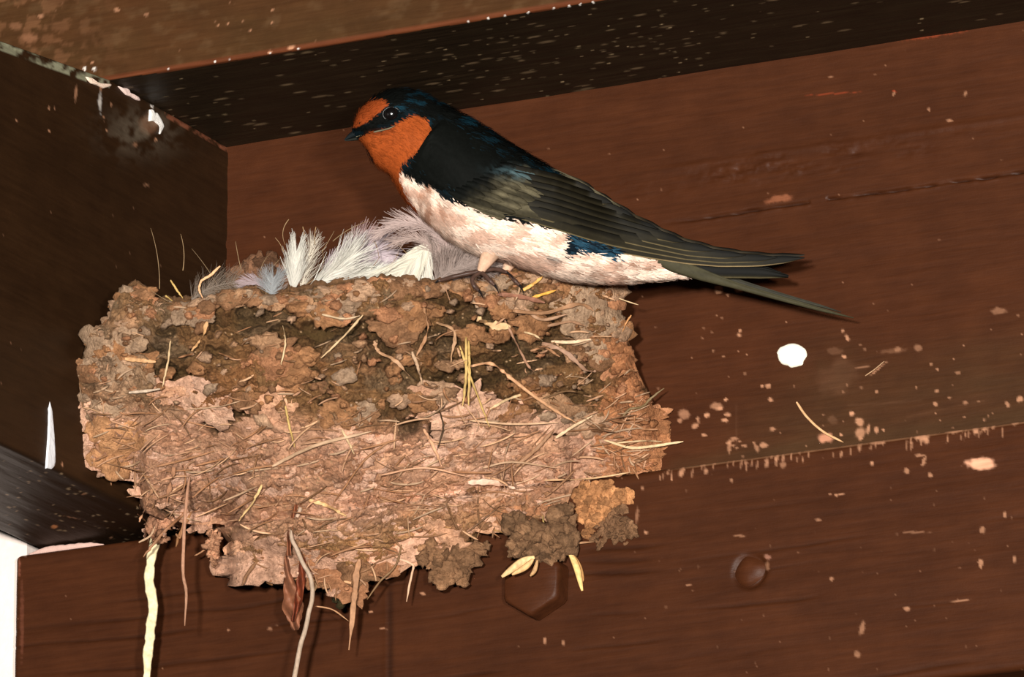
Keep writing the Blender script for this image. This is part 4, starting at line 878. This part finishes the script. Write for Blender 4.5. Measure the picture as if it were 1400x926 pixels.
plume('large cream white shell shaped feather against the rim', [(588, 330), (572, 350), (548, 372), (530, 392)], [7, 14, 15, 13], [dr-7, dr-6, dr-7, dr-9], lin(236, 230, 214), 0.62, 330, 0.5, 0.14, fluff=0.10, seed=7)
plume('cream white vane spreading under the arched grey plume', [(584, 328), (580, 352), (572, 394)], [7, 11, 13], [dr-8, dr-7, dr-9], lin(240, 234, 222), 0.5, 260, 0.5, 0.14, fluff=0.10, seed=8)
plume('arched grey lilac plume rising under the bird breast', [(640, 366), (618, 335), (590, 312), (552, 305), (516, 320)], [7, 8, 8, 6, 4], [dr-9, dr-7, dr-5, dr-5, dr-5], lin(206, 184, 178), 0.5, 190, 0.4, 0.10, fluff=0.35, seed=9)
plume('second grey plume under the arched one', [(625, 372), (600, 344), (572, 326), (540, 330)], [6, 7, 6, 4], [dr-8, dr-7, dr-6, dr-6], lin(190, 168, 160), 0.5, 120, 0.4, 0.09, fluff=0.4, seed=10)
plume('soft grey down heaped below the bird breast', [(596, 386), (620, 368), (650, 360), (664, 366)], [9, 9, 8, 6], [dr-7, dr-5, dr-5, dr-6], lin(170, 152, 144), 1.1, 260, 0.5, 0.09, fluff=0.6, seed=11)
plume('grey down right of the shell shaped feather', [(600, 360), (606, 345), (625, 342)], [8, 8, 6], [dr-8]*3, lin(178, 160, 152), 1.1, 160, 0.5, 0.09, fluff=0.6, seed=12)
plume('small bluish grey down tuft on the left of the lining', [(372, 403), (372, 392), (374, 380)], [5, 6, 4], [dr-4]*3, lin(168, 170, 172), 1.0, 110, 0.4, 0.07, fluff=0.6, seed=13)
plume('flat mauve grey feather lying left of the down tuft', [(366, 392), (348, 386), (328, 388)], [4, 4, 2], [dr-8]*3, lin(186, 166, 170), 0.5, 120, 0.3, 0.09, fluff=0.15, seed=14)
plume('wispy grey down caught on the left rim near the corner', [(262, 410), (285, 395), (320, 385)], [5, 7, 6], [hd(270, 412)-3]*3, lin(140, 124, 110), 1.1, 110, 0.4, 0.05, fluff=0.7, seed=15)
# loose hairs
b = MB()
for (x0, y0, x1, y1) in [(218, 395, 206, 312), (250, 370, 247, 320), (388, 345, 376, 325), (395, 300, 390, 335), (414, 310, 420, 335), (432, 310, 431, 335), (440, 345, 457, 316), (455, 330, 505, 302), (480, 350, 500, 322), (560, 350, 540, 330), (330, 370, 322, 330), (300, 395, 262, 340), (345, 382, 384, 352), (355, 380, 366, 350), (420, 388, 440, 340), (500, 378, 520, 350), (505, 375, 545, 345), (560, 372, 600, 340), (512, 330, 518, 352), (230, 412, 205, 396)]:
    t = np.linspace(0, 1, 12); k = rng.normal()*0.08; qx = x0+(x1-x0)*t+k*(y1-y0)*t*(1-t)*4; qy = y0+(y1-y0)*t-k*(x1-x0)*t*(1-t)*4
    V_, F_ = tube(atD(qx, qy, np.full(12, dr-8.0)), 0.13*np.linspace(1, 0.4, 12), 4); b.add(V_, F_, lin(170, 140, 104)*rng.uniform(0.5, 1.0))
tag(b.build('loose_hairs', M_STRAW), 'fine brown animal hairs sticking up out of the nest lining', 'hair', kind='stuff')

# ------------------------------------------------------------------ the swallow
BY = math.radians(2)                                  # turned a little so that the tail clears the wall
BN = (-FW)*math.cos(BY)+(-RT)*math.sin(BY)            # out of the bird's near side
B0 = atD(A(672), A(370), surfD(A(672), A(386))-2.0)[0]
def bp(px, py, c=0.0):
    px = np.asarray(px, float); py = np.asarray(py, float); c = np.broadcast_to(np.asarray(c, float), np.broadcast(px, py).shape)
    d = ray(px, py); t = (((B0-CAM) @ BN)+c)/(d @ BN); return CAM+d*t[..., None]
bird = empty('swallow', B0, 'swallow with rufous throat and glossy blue back perched on the nest rim', 'bird')
ST = np.array([  # top x,y   bottom x,y   half width (mm)
    (481, 178, 488, 190, 1.6), (485, 164, 495, 196, 3.6), (492, 150, 502, 206, 5.4), (504, 138, 508, 219, 6.9), (520, 127, 519, 230, 7.9), (540, 121, 531, 238, 8.7), (562, 122, 540, 251, 9.2), (583, 129, 550, 268, 9.8), (602, 141, 566, 288, 11),
    (624, 153, 590, 311, 12.6), (650, 167, 622, 333, 13.8), (680, 186, 655, 348, 14.4), (712, 207, 692, 357, 14.2), (745, 227, 730, 369, 13), (780, 250, 770, 380, 11.2), (815, 278, 812, 385, 9), (850, 306, 852, 385, 6.6), (885, 330, 890, 382, 4.2), (915, 348, 920, 379, 2.6), (942, 362, 942, 376, 1.0)], float)
NS, NC = 200, 88
Sx = crom(ST, NS); th = np.arange(NC)/NC*2*np.pi       # th 0 = top, pi/2 = near side
cx = (Sx[:, 0]+Sx[:, 2])/2; cy = (Sx[:, 1]+Sx[:, 3])/2; hx = (Sx[:, 0]-Sx[:, 2])/2; hy = (Sx[:, 1]-Sx[:, 3])/2
ex = lambda v, p: np.sign(v)*np.abs(v)**p
ct = ex(np.cos(th), 0.92); sn = ex(np.sin(th), 0.88)
BPX = cx[:, None]+hx[:, None]*ct; BPY = cy[:, None]+hy[:, None]*ct
BC = Sx[:, 4][:, None]*sn*(1-0.10*np.cos(th))
# cheek, brow and eye socket
BC += np.sign(BC)*(0.9*np.exp(-((BPX-562)/22)**2-((BPY-188)/20)**2)-1.1*np.exp(-((BPX-532)/12)**2-((BPY-157)/9)**2)+0.5*np.exp(-((BPX-535)/18)**2-((BPY-140)/6)**2)-0.6*np.exp(-((BPX-508)/12)**2-((BPY-172)/6)**2))
BC += 0.18*np.sign(BC)*(fbm(BPX/14+BPY/30, BPY/6, 3, 700)-.5)*2*sstep(560, 600, BPX)

FORE = [(480, 178), (486, 158), (494, 147), (505, 139), (516, 137), (527, 138), (528, 148), (516, 155), (504, 166), (492, 173)]
CHEEK = [(489, 192), (500, 184), (520, 180), (538, 172), (550, 163), (562, 158.5), (573, 158), (584, 164), (589, 175), (586, 191), (574, 206), (557, 218), (547, 228), (546, 245), (553, 262), (568, 284), (574, 300), (560, 290), (546, 268), (536, 246), (526, 240), (512, 228), (502, 205)]
BELLY = [(544, 235), (552, 238), (575, 252), (608, 268), (640, 280), (680, 296), (725, 303), (768, 316), (840, 336), (900, 346), (945, 358), (960, 382), (900, 392), (780, 392), (640, 350), (560, 296), (530, 250)]
def body_color(px, py, nz=0.0):
    jx = 5*(fbm(px/5, py/5, 3, 710)-.5)*2+nz; jy = 4*(fbm(px/5+50, py/5, 3, 711)-.5)*2
    x = px+jx*0.6; y = py+jy*0.6
    blk = A(.0035, .004, .0036); C = np.tile(blk, (len(px), 1))
    bl = sstep(0.50, 0.68, fbm(px/14, py/7, 4, 712))*(0.25+np.exp(-((py-142)/8)**2-((px-540)/30)**2)*1.2+np.exp(-((px-600)/14)**2-((py-185)/22)**2)*0.9+0.6*np.exp(-((py-(165+0.6*(px-640)))/12)**2))  # blue gloss of crown, nape and back painted as colour
    bl = np.clip(bl, 0, 1)[:, None]; bl = bl*.75; C = C*(1-bl)+lin(18, 52, 66)*bl
    m = inpoly(x, y, BELLY)
    n1 = fbm(px/26, py/12, 4, 713); n2 = fbm(px/9, py/16, 3, 714)
    w = sstep(0.42, 0.62, n1)[:, None]; cb = lin(238, 214, 196)*(1-w)+lin(204, 168, 148)*w
    w = (sstep(0.5, 0.66, n2)*np.exp(-((px-585)/40)**2)*0.7)[:, None]; cb = cb*(1-w)+lin(140, 92, 66)*w
    for (sx, sy, sr) in [(835, 362, 9), (858, 361, 10), (815, 370, 8), (877, 366, 7), (800, 372, 8), (846, 376, 7), (780, 368, 7)]:
        w = (0.9*np.exp(-((px-sx)/sr)**2-((py-sy)/(sr*0.7))**2))[:, None]; cb = cb*(1-w)+lin(128, 90, 70)*w
    fl = inpoly(x, y, [(764, 318), (775, 318), (840, 336), (842, 352), (815, 348), (790, 340), (776, 348), (765, 346), (768, 330)]); cb[fl] = (lin(12, 22, 30)*(1-sstep(.45, .6, fbm(px/8, py/6, 3, 719)))[:, None]+lin(34, 66, 84)*sstep(.45, .6, fbm(px/8, py/6, 3, 719))[:, None])[fl]
    w = (0.85*np.exp(-((px-750)/11)**2-((py-351)/4.5)**2))[:, None]; cb = cb*(1-w)+lin(48, 50, 52)*w
    C[m] = cb[m]
    C[inpoly(x, y, CHEEK)] = lin(148, 69, 29); C[inpoly(x, y, FORE)] = lin(138, 62, 27)
    rr = (0.4*fbm(px/6, py/6, 3, 716)+0.8)[:, None]; 
    w = (0.6*np.exp(-((py-(184-0.12*(px-500)))/3.5)**2)*sstep(495, 510, px)*sstep(545, 530, px))[:, None]; C = C*(1-w)+lin(84, 34, 14)*w
    return C*rr
bc = body_color(BPX.ravel(), BPY.ravel())
b = MB(); BV = bp(BPX, BPY, BC)
b.add(BV.reshape(-1, 3), [grid_faces(NS, NC, True), np.arange(NC)[None, ::-1], ((NS-1)*NC+np.arange(NC))[None, :]], bc)
b.build('body', M_PLUME, bird)
# short feather tips over the whole body, all lying back
Nrm = np.cross(np.gradient(BV, axis=0), np.gradient(BV, axis=1)); Nrm /= np.linalg.norm(Nrm, axis=2)[..., None]+1e-9
ctr = BV.mean(1, keepdims=True); sgn = np.sign(((BV-ctr)*Nrm).sum(2))[..., None]; Nrm *= sgn
Tan = np.gradient(BV, axis=0); Tan /= np.linalg.norm(Tan, axis=2)[..., None]+1e-9
r2 = np.random.default_rng(21); NB = 30000
wgt = np.linalg.norm(np.gradient(BV, axis=0), axis=2)*np.linalg.norm(np.gradient(BV, axis=1), axis=2)
idx = r2.choice(NS*NC, NB, p=(wgt/wgt.sum()).ravel()); iu = idx//NC; iv = idx % NC
P0 = BV[iu, iv]+(r2.random((NB, 3))-0.5)*0.8; n_ = Nrm[iu, iv]; t_ = Tan[iu, iv]
sd = np.cross(n_, t_); an = r2.normal(size=NB)*0.22; dr_ = t_*np.cos(an)[:, None]+sd*np.sin(an)[:, None]
xx = BPX[iu, iv]; Ls = np.where(xx < 600, 1.3, np.where(xx < 700, 2.6, 3.2))*r2.uniform(0.7, 1.3, NB); Ls = np.where(xx < 505, 0.8, Ls)
Wd = np.where(xx < 600, 0.13, 0.20)*r2.uniform(0.6, 1.3, NB)
dr_ /= np.linalg.norm(dr_, axis=1)[:, None]; sd = np.cross(n_, dr_); lift = np.array([0.02, 0.16, 0.20, 0.12])
K = [P0+dr_*(Ls*f)[:, None]+n_*(Ls*l)[:, None] for f, l in zip((0, 0.4, 0.8, 1.0), lift)]
Vv = np.stack([np.stack([k-sd*(Wd*w)[:, None], k+sd*(Wd*w)[:, None]], 1) for k, w in zip(K, (0.8, 1, 0.6, 0.08))], 1)   # NB,4,2,3
F4 = np.array([[0, 1, 3, 2], [2, 3, 5, 4], [4, 5, 7, 6]]); FF = (np.arange(NB)[:, None, None]*8+F4[None]).reshape(-1, 4)
pc = body_color(BPX[iu, iv], BPY[iu, iv], r2.normal(size=NB)*1.2)*np.where(inpoly(BPX[iu, iv], BPY[iu, iv], BELLY), r2.uniform(0.86, 1.08, NB), r2.uniform(0.72, 1.2, NB))[:, None]
b = MB(); b.add(Vv.reshape(-1, 3), FF, np.repeat(pc, 8, 0)); tag(b.build('plumage', M_PLUME, bird), kind='stuff')

# beak: two mandibles meeting in a long gape
def beak(top, bot, wid, name, col):
    t = crom(top, 24); q = crom(bot, 24); w = np.interp(np.linspace(0, 1, 24), np.linspace(0, 1, len(wid)), wid); a = np.arange(16)/16*2*np.pi
    x = (t[:, 0]+q[:, 0])[:, None]/2+(t[:, 0]-q[:, 0])[:, None]/2*np.cos(a); y = (t[:, 1]+q[:, 1])[:, None]/2+(t[:, 1]-q[:, 1])[:, None]/2*np.cos(a)
    V = bp(x, y, w[:, None]*np.sin(a)).reshape(-1, 3); b = MB(); b.add(V, [grid_faces(24, 16, True), np.arange(16)[None, ::-1], (23*16+np.arange(16))[None, :]], col); return b.build(name, M_BEAK, bird)
beak([(470.5, 191), (476, 184), (484, 177.5), (496, 170), (512, 166)], [(471, 192), (477, 190), (487, 187), (505, 182), (524, 177.5)], [0.15, 0.9, 2.0, 4.0, 6.4], 'upper_mandible', lin(26, 32, 34))
beak([(471.5, 192), (477, 190), (487, 187), (505, 182), (528, 176)], [(472, 193), (478, 193), (489, 192), (506, 187), (528, 178.5)], [0.1, 0.8, 1.9, 4.1, 7.4], 'lower_mandible', lin(40, 42, 38))
q = crom([(487, 187), (500, 183.5), (514, 180), (530, 176.2), (540, 172)], 20); V, F = tube(bp(q[:, 0], q[:, 1], np.interp(q[:, 0], [487, 500, 514, 530, 540], [2.4, 5.0, 7.2, 9.0, 9.4])+0.3), 0.24*np.sin(np.linspace(.3, 2.9, 20)), 6)
b = MB(); b.add(V, F, lin(112, 106, 86)); b.build('gape', M_BEAK, bird)
# eyes
def sph(c, r, nu=24, nv=16, ax=(1, 1, 1)):
    u = np.arange(nu)/nu*2*np.pi; v = np.linspace(0.01, np.pi-0.01, nv)
    S = np.stack([np.outer(np.sin(v), np.cos(u))*ax[0], np.outer(np.cos(v), np.ones(nu))*ax[1], np.outer(np.sin(v), np.sin(u))*ax[2]], -1).reshape(-1, 3)
    BR = RT*math.cos(BY)-FW*0; BR = np.cross(UP, BN); BR /= np.linalg.norm(BR)
    return c+r*(S @ np.array([BR, UP, BN])), grid_faces(nv, nu, True)
for sg in (1, -1):
    c = bp(535.5, 156, sg*6.7); e = MB(); e.add(*sph(c, 2.05)); eo = e.build('eye', M_EYE, bird)
    a = np.linspace(0, 2*np.pi, 33)[:-1]; ring = bp(535.5+12*np.cos(a), 156-9.5*np.sin(a), sg*7.35)
    T_ = np.roll(ring, -1, 0); rv = np.vstack([ring, ring[:1]]); V, F = tube(rv, 0.32, 6, 0.8, cap=False); e = MB(); e.add(V, F, lin(16, 16, 15)); e.build('eyelid', M_BEAK, eo)

# wings: a covert shell over the side of the body, then scale-like coverts and the long flight feathers
WS = np.array([(572, 208, 549, 228, 1.5, 1.0), (588, 180, 556, 243, 1.2, 1.2), (612, 160, 582, 259, .8, 1.3), (645, 168, 620, 274, .6, 1.3), (690, 192, 662, 291, .5, 1.3), (740, 222, 716, 303, .6, 1.6), (785, 243, 764, 317, 0.8, 1.7), (822, 265, 812, 331, 0.9, 1.3), (848, 282, 850, 338, 0.5, 0.8)], float)
def body_c(px, py):
    """half thickness of the body under a pixel"""
    s = np.interp(px, cx, np.arange(NS)); i = np.clip(s.round().astype(int), 0, NS-1)
    tt_ = ((px-cx[i])*hx[i]+(py-cy[i])*hy[i])/(hx[i]**2+hy[i]**2)
    i2 = np.clip(i-(tt_*hx[i]*0.6/3).astype(int), 0, NS-1)
    k = np.clip(((px-cx[i2])*hx[i2]+(py-cy[i2])*hy[i2])/(hx[i2]**2+hy[i2]**2), -0.995, 0.995)
    return Sx[i2, 4]*np.sqrt(1-k*k)**0.88
def wing_color(px, py):
    u_ = px*.956+py*.292; v_ = py*.956-px*.292; n = 0.6*sstep(.3, .7, fbm(u_/34, v_/2.6, 3, 731))+0.4*fbm(u_/14, v_/7, 3, 734); C = np.tile(A(.0035, .004, .0034), (len(px), 1))
    e = sstep(-6, 26, (py-(262-0.22*(px-620)))+0.30*(px-660)+10*(fbm(px/9, py/9, 3, 732)-.5)*2)*sstep(600, 680, px)
    g = (lin(76, 70, 54)*(0.35+1.1*n)[:, None]); C = C*(1-e[:, None])+g*e[:, None]
    bl = (0.9*np.exp(-((px-715)/30)**2-((py-(238+0.12*(px-715)))/8)**2)*sstep(.3, .6, fbm(px/8, py/4, 3, 733)))[:, None]; C = C*(1-bl)+lin(70, 92, 98)*bl  # bluish sheen painted on to the coverts
    return C
def make_wing(sg, vis):
    w = None
    s = crom(WS, 90); k = 40; t = np.linspace(0, 1, k)
    X_ = s[:, 0][:, None]*(1-t)+s[:, 2][:, None]*t; Y_ = s[:, 1][:, None]*(1-t)+s[:, 3][:, None]*t
    bcx = body_c(X_.ravel(), Y_.ravel()).reshape(X_.shape)
    rim = np.minimum(1, np.minimum(t, 1-t)*9)[None]*np.minimum(1, np.arange(90)/14)[:, None]
    off = (s[:, 4][:, None]*(1-t)+s[:, 5][:, None]*t)*rim+0.15
    Cc = np.maximum(bcx, 2.0*(1-t)[None]+0.8*t[None])+off+0.12*(fbm(X_/5, Y_/4, 2, 741)-.5)
    Vo = bp(X_, Y_, sg*Cc); Vi = bp(X_, Y_, sg*(Cc-0.9)); col = wing_color(X_.ravel(), Y_.ravel())
    b = MB(); Fg = grid_faces(90, k); n = 90*k
    rim_f = []
    o1 = [i*k for i in range(90)]; o2 = [i*k+k-1 for i in range(90)]
    for lst in (o1, o2, list(range(k)), list(range(89*k, 90*k))):
        l = np.array(lst); rim_f.append(np.stack([l[:-1], l[1:], l[1:]+n, l[:-1]+n], 1))
    b.add(np.vstack([Vo.reshape(-1, 3), Vi.reshape(-1, 3)]), [Fg, Fg[:, ::-1]+n]+rim_f, np.vstack([col, col]))
    w = b.build('wing', M_PLUME, bird)
    def shellc(px, py):
        d2 = (X_-px)**2+(Y_-py)**2; i = d2.argmin(); return Cc.ravel()[i]
    # flight feathers: innermost (shortest) lies on top, outermost is longest and lowest
    low = lambda x: np.interp(x, [700, 764, 800, 837, 889, 940, 985, 1043, 1099], [298, 317, 328, 338, 347, 355, 359, 359, 354])
    gap = lambda x: np.interp(x, [700, 760, 837, 868, 904, 940, 1000, 1060, 1099], [8.0, 8.6, 8.4, 7.4, 6.4, 5.4, 4.6, 4, 3])
    tips = [812, 837, 868, 904, 938, 979, 1020, 1063, 1100]
    for kf in range(9):
        m = 8-kf; xt = tips[kf]; x = np.linspace(694+kf*3, xt, 40); u = np.linspace(0, 1, 40)
        y = low(x)-m*gap(x)-1.5
        if sg < 0: y = y-4.0
        wd = 8.6*np.interp(u, [0, .3, .8, .93, 1], [.9, 1, .85, .6, .08]); kk = 9; v = np.linspace(-1, 1, kk)
        dx = np.gradient(x); dy = np.gradient(y); ln = np.hypot(dx, dy); nx, ny_ = -dy/ln, dx/ln
        Xf = x[:, None]+nx[:, None]*v*wd[:, None]; Yf = y[:, None]+ny_[:, None]*v*wd[:, None]
        sh_ = np.array([shellc(a_, b_) for a_, b_ in zip(np.minimum(x, 840), y)]); sh_ = np.convolve(np.pad(sh_, 3, mode='edge'), np.ones(7)/7, 'valid')
        c_in = np.where(x < 840, sh_-1.2, (sh_-1.2)*(1-sstep(830, 960, x))+3.0*sstep(830, 960, x))
        cz = c_in[:, None]+(3.3-0.30*kf)*np.interp(x, [690, 760], [0.35, 1])[:, None]+0.2+(0.10*(1-v**2)+0.05*v)[None]*np.ones((40, 1))
        n = 40*kk
        col = np.tile(lin(34, 30, 20), (n, 1)); uu_ = np.repeat(u, kk); vv_ = np.tile(v, 40)
        if sg < 0: col = np.tile(lin(92, 80, 60), (n, 1))
        col *= (0.6+0.8*fbm(np.repeat(x, kk)/30, vv_*4+kf*7, 3, 751))[:, None]
        tipd = sstep(0.80, 0.93, uu_)[:, None]*0.9; col = col*(1-tipd)+lin(14, 13, 10)*tipd
        edge_ = sstep(0.80, 0.96, vv_)*sstep(1.0, 0.85, uu_); dk = (sstep(-.1, -.7, vv_)*.75)[:, None]; col = col*(1-dk)
        pale_edge = (0.9 if kf == 8 else 0.75)*edge_[:, None]; col = col*(1-pale_edge)+(lin(170, 146, 106) if kf > 7 else lin(138, 122, 88))*pale_edge  # paler olive edge along each feather
        Vt = bp(Xf, Yf, sg*cz).reshape(-1, 3); Vb = bp(Xf, Yf, sg*(cz-0.12)).reshape(-1, 3); Fg = grid_faces(40, kk)
        l1 = np.arange(40)*kk; l2 = l1+kk-1
        b = MB(); b.add(np.vstack([Vt, Vb]), [Fg, Fg[:, ::-1]+n, np.stack([l1[:-1], l1[1:], l1[1:]+n, l1[:-1]+n], 1), np.stack([l2[:-1], l2[1:], l2[1:]+n, l2[:-1]+n], 1)], np.vstack([col, col]))
        b.build('flight_feather', M_QUILL, w)
        q = MB(); V2, F2 = tube(bp(x[:37], y[:37], sg*(cz[:37, 4]+0.05)), 0.16*np.linspace(1, .3, 37), 5); q.add(V2, F2, lin(34, 28, 20)); 
    # coverts
    r3 = np.random.default_rng(33)
    for row, (xa, ya, xb, yb_, nn, L_, W_) in enumerate([(646, 284, 716, 246, 11, 44, 8.5), (632, 272, 704, 232, 11, 40, 8), (616, 262, 692, 224, 11, 36, 7.5)]) if sg > 0 else []:
        for j in range(nn):
            f = j/(nn-1); x0 = xa+(xb-xa)*f+r3.normal()*1.5; y0 = ya+(yb_-ya)*f+r3.normal()*1.5; ang_ = math.radians(17+5*(1-f))+r3.normal()*0.03
            u = np.linspace(0, 1, 14); x = x0+L_*u*math.cos(ang_); y = y0+L_*u*math.sin(ang_)
            wd = W_*0.75*np.interp(u, [0, .3, .7, .9, 1], [.5, 1, .95, .6, .06]); v = np.linspace(-1, 1, 7)
            Xf = x[:, None]-math.sin(ang_)*v*wd[:, None]; Yf = y[:, None]+math.cos(ang_)*v*wd[:, None]
            cb_ = np.array([shellc(a_, b_) for a_, b_ in zip(x, y)]); cb_ = np.convolve(np.pad(cb_, 2, mode='edge'), np.ones(5)/5, 'valid')
            cz = cb_[:, None]+0.35+0.10*row+0.5*u[:, None]+0.35*(1-v**2)[None]
            col = wing_color(Xf.ravel(), Yf.ravel())*(0.55+0.75*r3.random()); ed = np.tile(sstep(.7, 1, v), 14)[:, None]; ed2 = np.tile(sstep(-.6, -1, v), 14)[:, None]; col = col*(1+ed*0.8)*(1-ed2*0.6)
            n = 14*7; Fg = grid_faces(14, 7); Vt = bp(Xf, Yf, sg*cz).reshape(-1, 3); Vb = bp(Xf, Yf, sg*(cz-0.1)).reshape(-1, 3)
            b = MB(); b.add(np.vstack([Vt, Vb]), [Fg, Fg[:, ::-1]+n], np.vstack([col, col])); b.build('covert_feather', M_PLUME, w)
    return w
make_wing(1, True); make_wing(-1, False)

# tail: long outer streamers and shorter inner feathers
def tail(cl, wd, c0_, c1_, col, edge_col, name='tail_feather'):
    q = crom(cl, 50); u = np.linspace(0, 1, 50); w = np.interp(u, np.linspace(0, 1, len(wd)), wd); v = np.linspace(-1, 1, 7)
    d = np.gradient(q, axis=0); d /= np.linalg.norm(d, axis=1)[:, None]
    Xf = q[:, 0][:, None]-d[:, 1][:, None]*v*w[:, None]; Yf = q[:, 1][:, None]+d[:, 0][:, None]*v*w[:, None]
    cz = (c0_+(c1_-c0_)*u)[:, None]+0.3*(1-v**2)[None]; n = 350; Fg = grid_faces(50, 7)
    C = np.tile(col, (n, 1))*(0.7+0.6*fbm(Xf.ravel()/25, Yf.ravel()/3, 3, 761))[:, None]; e = (np.tile(sstep(.6, 1, v), 50)*0.6*np.repeat(sstep(1, .85, u), 7))[:, None]; C = C*(1-e)+edge_col*e
    b = MB(); l1 = np.arange(50)*7; l2 = l1+6
    b.add(np.vstack([bp(Xf, Yf, cz).reshape(-1, 3), bp(Xf, Yf, cz-0.22).reshape(-1, 3)]), [Fg, Fg[:, ::-1]+n, np.stack([l1[:-1], l1[1:], l1[1:]+n, l1[:-1]+n], 1), np.stack([l2[:-1], l2[1:], l2[1:]+n, l2[:-1]+n], 1)], np.vstack([C, C]))
    return b.build(name, M_QUILL, bird)
TB = lin(12, 11, 8); TE = lin(120, 108, 78)
tail([(870, 345), (920, 362), (960, 376), (1008, 391), (1077, 411), (1128, 425), (1167, 435)], [1.5, 10, 8, 4.5, 3.2, 2.4, 0.6], 4.4, 1.5, lin(60, 56, 40), lin(40, 36, 26))
tail([(870, 352), (930, 366), (985, 371), (1040, 373), (1078, 378)], [9, 10, 9, 8, 2], 2.6, 1.0, TB, TE)
tail([(865, 350), (930, 361), (985, 366), (1035, 368), (1062, 372)], [9, 9, 8, 7, 2], 1.6, 0.3, TB*0.8, TB)
tail([(865, 350), (930, 358), (985, 363), (1030, 364), (1050, 366)], [9, 9, 8, 7, 2], 0.4, -0.6, TB*0.7, TB)
tail([(870, 352), (930, 364), (985, 368), (1036, 370), (1068, 374)], [9, 9, 8, 7, 2], -2.0, -1.6, TB*0.8, TB)
tail([(870, 348), (925, 362), (975, 372), (1008, 385), (1070, 404), (1120, 418), (1150, 427)], [8, 10, 7, 4, 3, 2, 0.6], -3.2, -3.4, lin(50, 48, 40), TB)

# legs, toes and claws gripping the rim
SKIN = lin(74, 54, 46)
def foot(sg, x0):
    c = 5.0*sg+1.5; dx = x0
    leg = MB(); V, F = tube(np.array([bp(672+dx, 345, c), bp(664+dx, 358, c+.3), bp(658+dx, 369, c+.5), bp(656+dx, 373, c+.6)]), [2.6, 1.9, 1.2, .8], 10); leg.add(V, F, lin(206, 168, 142)); lo = leg.build('leg', M_PLUME, bird)
    toes = [([(657, 371, 0.6), (640, 374, 1.2), (618, 379, 1.0), (600, 384, 0)], .62), ([(657, 372, 0.8), (646, 381, 2.6), (648, 391, 3.4), (654, 397, 3.2)], .62), ([(658, 372, 0.8), (668, 382, 3.0), (676, 390, 3.2)], .6), ([(658, 371, 0), (676, 368, -1.5), (692, 372, -3)], .6)]
    for pts, r in toes:
        q = crom([(a+dx, b_, c+cc_) for a, b_, cc_ in pts], 18); V, F = tube(bp(q[:, 0], q[:, 1], q[:, 2]), r*np.interp(np.linspace(0, 1, 18), [0, .2, .35, .5, .65, 1], [1.1, .9, 1.1, .85, 1, .7]), 8)
        t_ = MB(); t_.add(V, F, SKIN*(0.8+.4*rng.random(len(V)))[:, None]); to = t_.build('toe', M_BEAK, lo)
        e = np.array(q[-1]); dd = (q[-1]-q[-4]); dd = dd/np.linalg.norm(dd[:2]); ar = np.linspace(0, 1, 8)
        cq = np.stack([e[0]+dd[0]*10*ar, e[1]+dd[1]*10*ar+7*ar**2, e[2]+0*ar-0.9*ar**2], 1); V, F = tube(bp(cq[:, 0], cq[:, 1], cq[:, 2]), .42*np.linspace(1, .1, 8), 7)
        t_ = MB(); t_.add(V, F, lin(30, 26, 26)); t_.build('claw', M_BEAK, to)
foot(1, 0); foot(-1, 34)

for o in list(bpy.data.objects):
    if '_org' in o.keys(): del o['_org']
